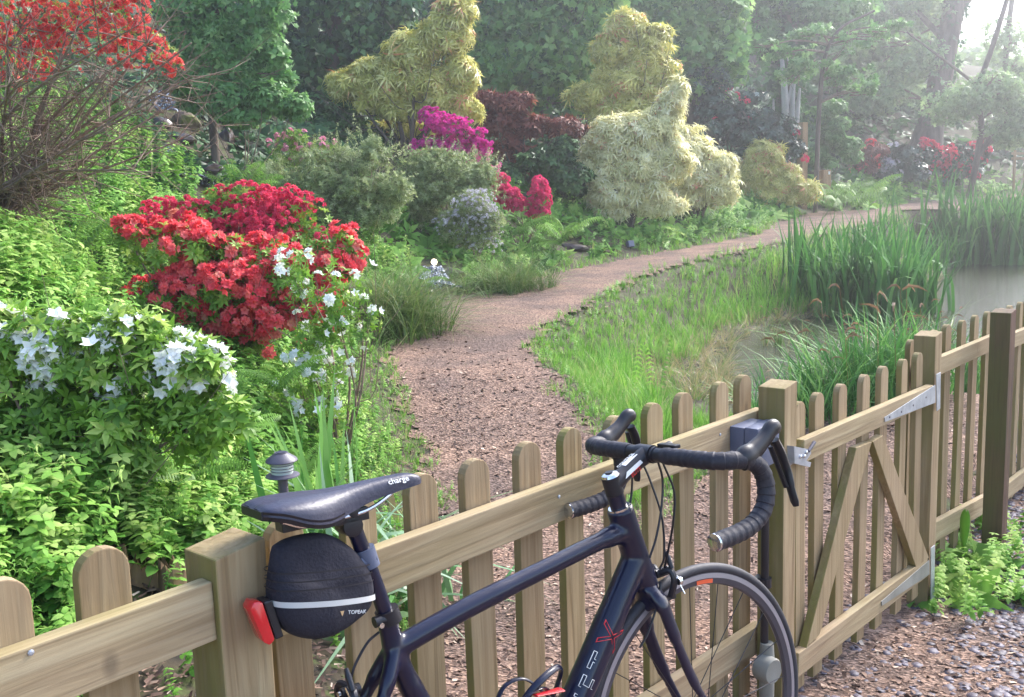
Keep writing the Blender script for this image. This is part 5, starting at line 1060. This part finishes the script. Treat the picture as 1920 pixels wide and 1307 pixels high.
# ------------------------------------------------------------------ rocks, stream, stump
def rockmesh(seed, sx, sy, sz, sub=3):
    bm = bmesh.new(); bmesh.ops.create_icosphere(bm, subdivisions=sub, radius=1); r = random.Random(seed); A = [Vector((r.gauss(0, 1), r.gauss(0, 1), r.gauss(0, 1))).normalized() for _ in range(9)]; Dd = [r.uniform(.55, .85) for _ in A]
    for v in bm.verts:
        p = v.co.copy()
        for a, d in zip(A, Dd):
            k_ = p.dot(a)-d
            if k_ > 0: p -= a*k_*.8
        v.co = Vector((p.x*sx, p.y*sy, p.z*sz))*(1+.05*math.sin(p.x*9+seed)*math.cos(p.z*8))
    me = bpy.data.meshes.new('rock'); bm.to_mesh(me); bm.free(); return me
def rock(px, py, w, h, label, m='rock', cat='rock', dD=0., seed=0):
    p = hit(px, py); D = p[1]+dD; q_ = at(px, py, D); s = w/FPX*D/2; sh = h/FPX*D/2
    return tag(link('mossy_rock', rockmesh(seed or int(px+py), s, s*.8, sh), M[m], loc=(q_[0], q_[1], q_[2]-sh*.1), rot=(0, 0, seed)), label, cat, 'rocks along the stream')
for a in [(345, 232, 60, 50, 'mossy olive rock right of the upper waterfall', 'rock'), (300, 235, 50, 34, 'dark wet rock behind the upper waterfall', 'rock_dark'), (420, 262, 44, 56, 'dark brown block of rock beside the bank ferns', 'rock_dark'), (340, 262, 60, 26, 'low dark rock under the olive mossy rock', 'rock_dark'), (350, 292, 70, 22, 'mossy ledge above the middle cascade', 'rock'), (395, 320, 56, 36, 'wet dark boulder right of the middle cascade', 'rock_dark'),
          (725, 290, 46, 28, 'pale mossy boulder under the dark bushes', 'rock'), (722, 312, 50, 24, 'dark rock below the pale mossy boulder', 'rock_dark'), (845, 515, 60, 44, 'dark wet rock over the little waterfall by the path', 'rock_dark'), (850, 545, 50, 14, 'mossy stone below the little waterfall', 'rock'), (800, 548, 40, 16, 'brown stone at the foot of the large tussock', 'rock_dark'),
          (1050, 445, 50, 24, 'mossy log-like rock left of the grey spotlight', 'rock'), (1075, 465, 70, 24, 'dark rock shelf below the mossy log-like rock', 'rock_dark'), (1120, 470, 70, 12, 'flat brown stone on the verge beside the grey spotlight', 'rock'), (690, 575, 60, 22, 'brown stone between the white azalea and the path', 'rock'), (655, 565, 40, 46, 'pale pinkish stone behind the sparse white azalea', 'rock')]:
    rock(*a)
def cascade(pts, w, label_i=0):
    vs = []; fs = []; rg = random.Random(label_i); n = 12; N_ = 0
    P = [];
    for px, py in pts: P.append(hit(px, py)+np.array([0, -.14, .11 if label_i == 4 else .06]))
    P = spline(P, 8)
    for i, p in enumerate(P):
        for j in range(n): u = (j/(n-1)-.5)*w*(1+.3*math.sin(i*.9)); vs.append((p[0]+u, p[1]+rg.uniform(-.03, .03), p[2]+rg.uniform(-.02, .03)-abs(u)*.15))
    for i in range(len(P)-1):
        for j in range(n-1): fs.append((i*n+j, i*n+j+1, (i+1)*n+j+1, (i+1)*n+j))
    me = me_from(vs, fs, smooth=True); tag(link('stream_water', me, M['cascade']), kind='structure')
M['cascade'] = mat('falling_water', (.10, .11, .14), rough=.12, scale=7, bump=.9, spec=.8, stretch=(6, 6, 1), stops=[(.42, (.05, .05, .07)), (.55, (.25, .27, .34)), (.66, (.85, .87, .92))])
cascade([(298, 178), (308, 195), (318, 215)], .36, 1); cascade([(314, 283), (320, 296)], .22, 2); cascade([(350, 336), (372, 342), (392, 348), (400, 356)], .40, 3); cascade([(806, 512), (814, 528), (824, 545), (842, 551)], .34, 4)
# rotting stump behind the left pickets
st0 = at(235, 1075, 3.12); gz = ground(st0[0], st0[1])
def stump(px, py, D, r, h, label, seed):
    p = at(px, py, D); g = ground(p[0], p[1]); rg = random.Random(seed); vs = []; n = 22; ks = (0, .35, .7, 1.)
    top = p[2]-g+h
    for kz in ks:
        for j in range(n): a = 2*PI*j/n; rr = r*(1.15-.2*kz)*(1+.16*math.sin(3*a+seed)+.08*math.sin(7*a)); vs.append((math.cos(a)*rr, math.sin(a)*rr*.8, (top+rg.uniform(-.05, .035))*kz if kz == 1 else top*kz-.02))
    fs = [(i*n+j, i*n+(j+1) % n, (i+1)*n+(j+1) % n, (i+1)*n+j) for i in range(3) for j in range(n)]; vs.append((0, 0, top-.06)); fs += [(3*n+j, 3*n+(j+1) % n, len(vs)-1) for j in range(n)]
    tag(link('tree_stump', me_from(vs, fs), M['stump'], loc=(p[0], p[1], g)), label, 'tree stump', 'rotting stumps among the undergrowth')
stump(178, 1060, 3.0, .085, .04, 'rotting brown tree stump behind the second picket', 1); stump(262, 1075, 3.0, .07, .03, 'split pale rotting stump left of the big square post', 3); stump(330, 1072, 2.95, .055, .03, 'small broken stump touching the big square post', 6)
# ------------------------------------------------------------------ trees
def tree(name, label, D, trunks, bl, fol, base, tm_='bark', group=None, limbn=2, twigs=2, ivy=None, gap=.25, shell=.35):
    b0 = at(base[0], base[1], D); gz = ground(b0[0], b0[1]); root = empty(name, (b0[0], b0[1], gz)); tag(root, label, 'tree', group); o0 = np.array([b0[0], b0[1], gz])
    mb = MB(); lastp = []
    for tr in trunks:
        P = []; R = []
        for px, py, w in tr: P.append(at(px, py, D)-o0); R.append(w/2/FPX*D)
        if tr is trunks[0]: P[0][2] = min(P[0][2], -.3)
        PP = spline(P, 5); RR = np.interp(np.linspace(0, 1, len(PP)), np.linspace(0, 1, len(R)), R); mb.tube(PP, list(RR), 10); lastp.append(PP)
    mb.build('trunk', M[tm_], root, smooth=True)
    if bl:
        B = [(b[0]-o0, b[1], b[2], b[3]) for b in blobs_w(bl, D)]; mb = MB(); rg = random.Random(len(bl))
        for b in B:
            for _ in range(limbn):
                allp = lastp[rg.randrange(len(lastp))]; a = min(allp, key=lambda p: abs(p[2]-(b[0][2]-b[2]*.5))+rg.uniform(0, .5)); e = b[0]+np.array([rg.gauss(0, .4)*b[1], rg.gauss(0, .4)*b[3], rg.gauss(0, .4)*b[2]])
                mb.tube(spline([a, (a+e)/2+np.array([0, 0, .08*np.linalg.norm(e-a)]), e], 4), list(np.linspace(.03*D/20, .008*D/20, 9)), 5)
                for _ in range(twigs): f = e+np.array([rg.gauss(0, .6)*b[1], rg.gauss(0, .6)*b[3], rg.gauss(0, .6)*b[2]]); mb.tube([(a+e*2)/3, (e+f)/2, f], [.012*D/20, .008*D/20, .004*D/20], 4)
        mb.build('branches', M['twig'], root)
        parts = []; mats = []; B1 = expand(B, 7, len(bl)+int(D), (.25, .5), .8)
        for i, (tm, n, s, m, *rest) in enumerate(fol):
            P, o, r = cloud(B1 if i == 0 and D < 31 else B, n, rest[0] if rest else shell, rest[1] if len(rest) > 1 else gap, fq=1.2 if D < 31 else .55)
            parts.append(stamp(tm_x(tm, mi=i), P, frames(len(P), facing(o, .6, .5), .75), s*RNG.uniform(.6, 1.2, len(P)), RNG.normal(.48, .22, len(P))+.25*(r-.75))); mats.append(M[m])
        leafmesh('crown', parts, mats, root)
    if ivy:
        Ps = []
        for PP in lastp[:ivy[0]]:
            for _ in range(ivy[1]): i = random.randrange(len(PP)-1); f = random.random(); Ps.append(PP[i]*(1-f)+PP[i+1]*f+np.array([random.gauss(0, 1), random.gauss(-.3, .7), random.gauss(0, .5)])*ivy[2])
        Ps = np.array(Ps); leafmesh('ivy', [stamp(LOWP[2], Ps, frames(len(Ps), np.tile([0, -1., .4], (len(Ps), 1)), .5), ivy[3]*RNG.uniform(.6, 1.2, len(Ps)), RNG.normal(.5, .25, len(Ps)))], M['under_dark'], root)
    return root
tree('light_green_tree', 'light green tree with drooping fine foliage above the upper waterfall', 13.5, [[(400, 230, 16), (395, 120, 14), (430, -40, 16)], [(397, 130, 14), (350, 20, 10)]],
     [(400, 30, 60, 50), (470, 70, 55, 40), (440, 120, 50, 35), (510, 110, 40, 30), (350, 20, 60, 40), (500, 20, 60, 40), (400, -60, 90, 60), (530, 150, 24, 18), (460, 160, 36, 22), (400, 170, 44, 34), (350, 110, 40, 40), (415, 80, 50, 40), (370, 190, 30, 20)],
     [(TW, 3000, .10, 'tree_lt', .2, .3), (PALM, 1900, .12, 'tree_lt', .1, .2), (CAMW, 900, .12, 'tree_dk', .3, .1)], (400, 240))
tree('dark_evergreen_tree', 'dark evergreen tree in shadow behind the light green tree', 19, [[(620, 250, 40), (625, 60, 30), (630, -100, 22)]],
     [(560, 40, 80, 70), (650, 30, 90, 80), (600, 130, 90, 60), (700, 90, 60, 60), (560, 190, 60, 40), (640, 200, 70, 40), (740, 30, 60, 70), (620, -60, 130, 60)],
     [(CAMW, 5200, .20, 'tree_dk', .5, .05), (PALMS, 120, .26, 'tree_md', .9, .45)], (625, 260))
tree('sycamore_tree', 'broad-leaved sycamore whose big pale leaves fill the space between the two tall yellow shrubs', 24, [[(1020, 260, 40), (1010, 100, 30), (1000, -120, 22)], [(1012, 120, 20), (1100, -40, 14)]],
     [(930, 40, 60, 60), (1000, 60, 70, 60), (1080, 60, 60, 60), (960, 130, 70, 45), (1040, 140, 70, 45), (1090, 190, 40, 30), (980, 190, 50, 22), (900, -30, 90, 60), (1040, -40, 120, 60), (930, 170, 30, 20)],
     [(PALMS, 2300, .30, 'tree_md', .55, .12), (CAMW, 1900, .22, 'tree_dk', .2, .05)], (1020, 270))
tree('conifer_tree', 'blue black conifer with needled boughs behind the tall yellow shrub', 26, [[(800, 200, 36), (800, 0, 24), (800, -150, 16)]],
     [(780, -10, 90, 50), (820, 50, 90, 40), (780, 100, 80, 40), (900, 110, 50, 60), (860, 150, 90, 50), (760, 170, 80, 50)], [(FINE, 7500, .26, 'tree_dk', .4, .05)], (800, 220))
tree('sycamore_tree', 'hazy mid green tree behind the tallest pale yellow shrub', 30, [[(1290, 260, 36), (1300, 60, 26), (1290, -120, 18)]],
     [(1260, 20, 70, 60), (1330, 30, 70, 50), (1290, 90, 60, 50), (1340, 110, 50, 50), (1300, 160, 70, 40), (1230, 90, 50, 50), (1270, -50, 110, 50), (1190, 0, 70, 40)],
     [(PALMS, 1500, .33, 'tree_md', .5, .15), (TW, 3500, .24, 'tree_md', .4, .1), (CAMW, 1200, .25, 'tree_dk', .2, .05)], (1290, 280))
tree('ivy_clad_tree', 'thick ivy clad trunk left of the bleached dead stems', 34, [[(1470, 250, 40), (1478, 120, 34), (1490, -60, 30)], [(1475, 130, 18), (1420, 40, 14), (1390, -60, 10)]],
     [(1480, -30, 120, 50), (1560, 20, 90, 40), (1430, 60, 30, 40)], [(TW, 2400, .22, 'tree_lt', .3, .3), (PALMS, 300, .3, 'tree_lt', .4, .3)], (1470, 280), ivy=(1, 900, .35, .24))
tree('young_beech_tree', 'slim tree with fresh light green leaf sprays over the far bank', 30, [[(1530, 260, 9), (1540, 150, 8), (1570, 60, 6), (1640, 20, 4)]],
     [(1480, 128, 50, 24), (1540, 110, 50, 28), (1590, 140, 45, 24), (1615, 160, 30, 18), (1520, 70, 50, 20), (1600, 80, 50, 20), (1660, 60, 40, 20), (1450, 90, 40, 16)], [(TW, 1300, .14, 'tree_lt', .3, .5)], (1530, 300))
tree('dead_tree', 'cluster of bleached dead stems without bark beside the tall weathered post', 33, [[(1478, 270, 16), (1472, 190, 13), (1466, 110, 7)], [(1484, 270, 14), (1486, 180, 9), (1492, 130, 4)], [(1466, 260, 8), (1452, 215, 5), (1450, 185, 3)], [(1490, 280, 14), (1494, 215, 10), (1500, 165, 4)], [(1476, 200, 6), (1484, 150, 4), (1475, 100, 2)]], None, [], (1478, 290), tm_='deadwood')
tree('large_oak_tree', 'largest leaning trunk with flared foot near the far end of the path', 42, [[(1732, 275, 66), (1744, 235, 48), (1756, 190, 44), (1770, 110, 40), (1790, 0, 36), (1800, -120, 26)], [(1784, 40, 14), (1840, -30, 10)], [(1775, 80, 12), (1700, 0, 8), (1660, -60, 6)]],
     [(1700, -20, 110, 60), (1630, 60, 80, 60), (1700, 110, 70, 50), (1800, -60, 60, 30), (1640, 180, 60, 40)], [(TW, 5200, .20, 'tree_far', .1, .4)], (1738, 290), ivy=(1, 350, .3, .24))
tree('leaning_tree', 'slender dark tree leaning right beside the pond', 37, [[(1818, 300, 12), (1840, 240, 11), (1830, 180, 10), (1860, 90, 9), (1900, -40, 8)], [(1832, 160, 6), (1780, 120, 5), (1700, 60, 3)], [(1835, 290, 12), (1880, 230, 9), (1930, 190, 8)]],
     [(1800, 190, 80, 40), (1870, 170, 60, 40), (1890, 250, 60, 30), (1920, 210, 50, 40)], [(TW, 4600, .13, 'tree_far', .1, .4)], (1825, 320))
tree('bare_sapling', 'thin upright sapling against the bright sky at the far right', 44, [[(1890, 240, 12), (1885, 120, 10), (1905, -60, 8)]], [(1880, 70, 50, 40), (1910, 130, 50, 40)], [(TW, 500, .2, 'tree_far', .1, .4)], (1890, 280))
far_trees = 'woodland trees beyond the far bank'
for i, (px, w, lean, D, lab) in enumerate([(1560, 20, 6, 46, 'dark woodland trunk above the light green bush'), (1612, 16, -14, 48, 'woodland trunk left of centre on the far ridge'), (1660, 14, 18, 47, 'thin woodland trunk leaning right on the far ridge'), (1700, 16, 4, 49, 'woodland trunk just left of the largest leaning trunk'), (1400, 26, 8, 48, 'hazy trunk left of the ivy clad trunk'), (1340, 22, -8, 50, 'hazy trunk above the dark camellia')]):
    tree('woodland_tree', lab, D, [[(px, 250, w), (px+lean, 150, w*.85), (px+lean*2.2, 40, w*.75), (px+lean*3, -100, w*.6)]], [(px+lean*2, 10, 80, 50), (px+lean, 90, 70, 40), (px-30, 160, 60, 36), (px+40, 190, 50, 30)] if px > 1500 else [(px+lean*2, -20, 70, 40), (px-30, 170, 60, 50), (px+40, 190, 50, 40)], [(TW, 1500, .36, 'tree_far', .3, .3), (CAMW, 800, .36, 'tree_md', .2, .2)], (px, 262), group=far_trees)
# distant woodland mass behind everything
n = 26000; px = RNG.uniform(-500, 1790, n); D = RNG.uniform(52, 70, n); edge_y = np.interp(px, [-500, 1350, 1400, 1440, 1500, 1700, 1800], [-200, -150, 60, 60, -120, 0, 150]); py = edge_y+(330-edge_y)*RNG.random(n)**.9
P = np.stack([(px-CX)/FPX*D, D, CAMH+(385-py)/FPX*D], 1)
n2 = 7000; px2 = RNG.uniform(1750, 2500, n2); D2 = RNG.uniform(60, 85, n2); py2 = 130+30*np.sin(px2*.03)+220*RNG.random(n2); P2 = np.stack([(px2-CX)/FPX*D2, D2, CAMH+(375-py2)/FPX*D2], 1); P = np.vstack([P, P2])
g = np.sin(P[:, 0]*.7)*np.cos(P[:, 2]*.9)+np.sin(P[:, 1]*.5+P[:, 2]*.6)
stuff('distant_woodland', 'far-off hazy woodland closing the view behind the garden', 'woodland', multi([TW, LOWP[2]], P, .55+.45*RNG.random(len(P)), np.clip(.55+.25*g+RNG.normal(0, .18, len(P)), 0, 1), .8), M['tree_far'])
# ------------------------------------------------------------------ haze
mb = MB(); mb.box((14, 55, 14), (190, 150, 34)); hzm = bpy.data.materials.new('haze'); hzm.use_nodes = True; nt = hzm.node_tree
for n in list(nt.nodes): nt.nodes.remove(n)
o_ = nt.nodes.new('ShaderNodeOutputMaterial'); pv = nt.nodes.new('ShaderNodeVolumePrincipled'); pv.inputs['Color'].default_value = (.97, .97, 1, 1); pv.inputs['Density'].default_value = .0054; pv.inputs['Anisotropy'].default_value = .78
nt.links.new(pv.outputs[0], o_.inputs['Volume'])
tag(mb.build('haze', hzm), 'pale sunlit haze hanging over the far garden and pond', 'haze', kind='stuff')
# ------------------------------------------------------------------ light
SUN_EL, SUN_AZ = math.radians(42), math.radians(48)
w = bpy.data.worlds.new('World'); scene.world = w; w.use_nodes = True; nt = w.node_tree
sk = nt.nodes.new('ShaderNodeTexSky'); sk.sky_type = 'NISHITA'; sk.sun_disc = False; sk.sun_elevation = SUN_EL; sk.sun_rotation = SUN_AZ; sk.air_density = 1.0; sk.dust_density = 2.0; sk.ozone_density = 1.0
nt.links.new(sk.outputs[0], nt.nodes['Background'].inputs[0]); nt.nodes['Background'].inputs[1].default_value = .15
ld_ = bpy.data.lights.new('sun', 'SUN'); ld_.energy = 2.1; ld_.angle = math.radians(22); ld_.color = (1, .975, .95)
lo = bpy.data.objects.new('sun', ld_); col.objects.link(lo); sd = Vector((math.sin(SUN_AZ)*math.cos(SUN_EL), math.cos(SUN_AZ)*math.cos(SUN_EL), math.sin(SUN_EL))); lo.rotation_euler = sd.to_track_quat('Z', 'Y').to_euler(); lo.location = (20, 10, 30)
scene.view_settings.view_transform = 'Standard'; scene.view_settings.look = 'None'; scene.view_settings.gamma = 1; scene.view_settings.exposure = 1.8
scene.cycles.max_bounces = 6; scene.cycles.diffuse_bounces = 3; scene.cycles.glossy_bounces = 2; scene.cycles.transmission_bounces = 3; scene.cycles.volume_bounces = 0; scene.cycles.transparent_max_bounces = 4
scene.cycles.use_denoising = True
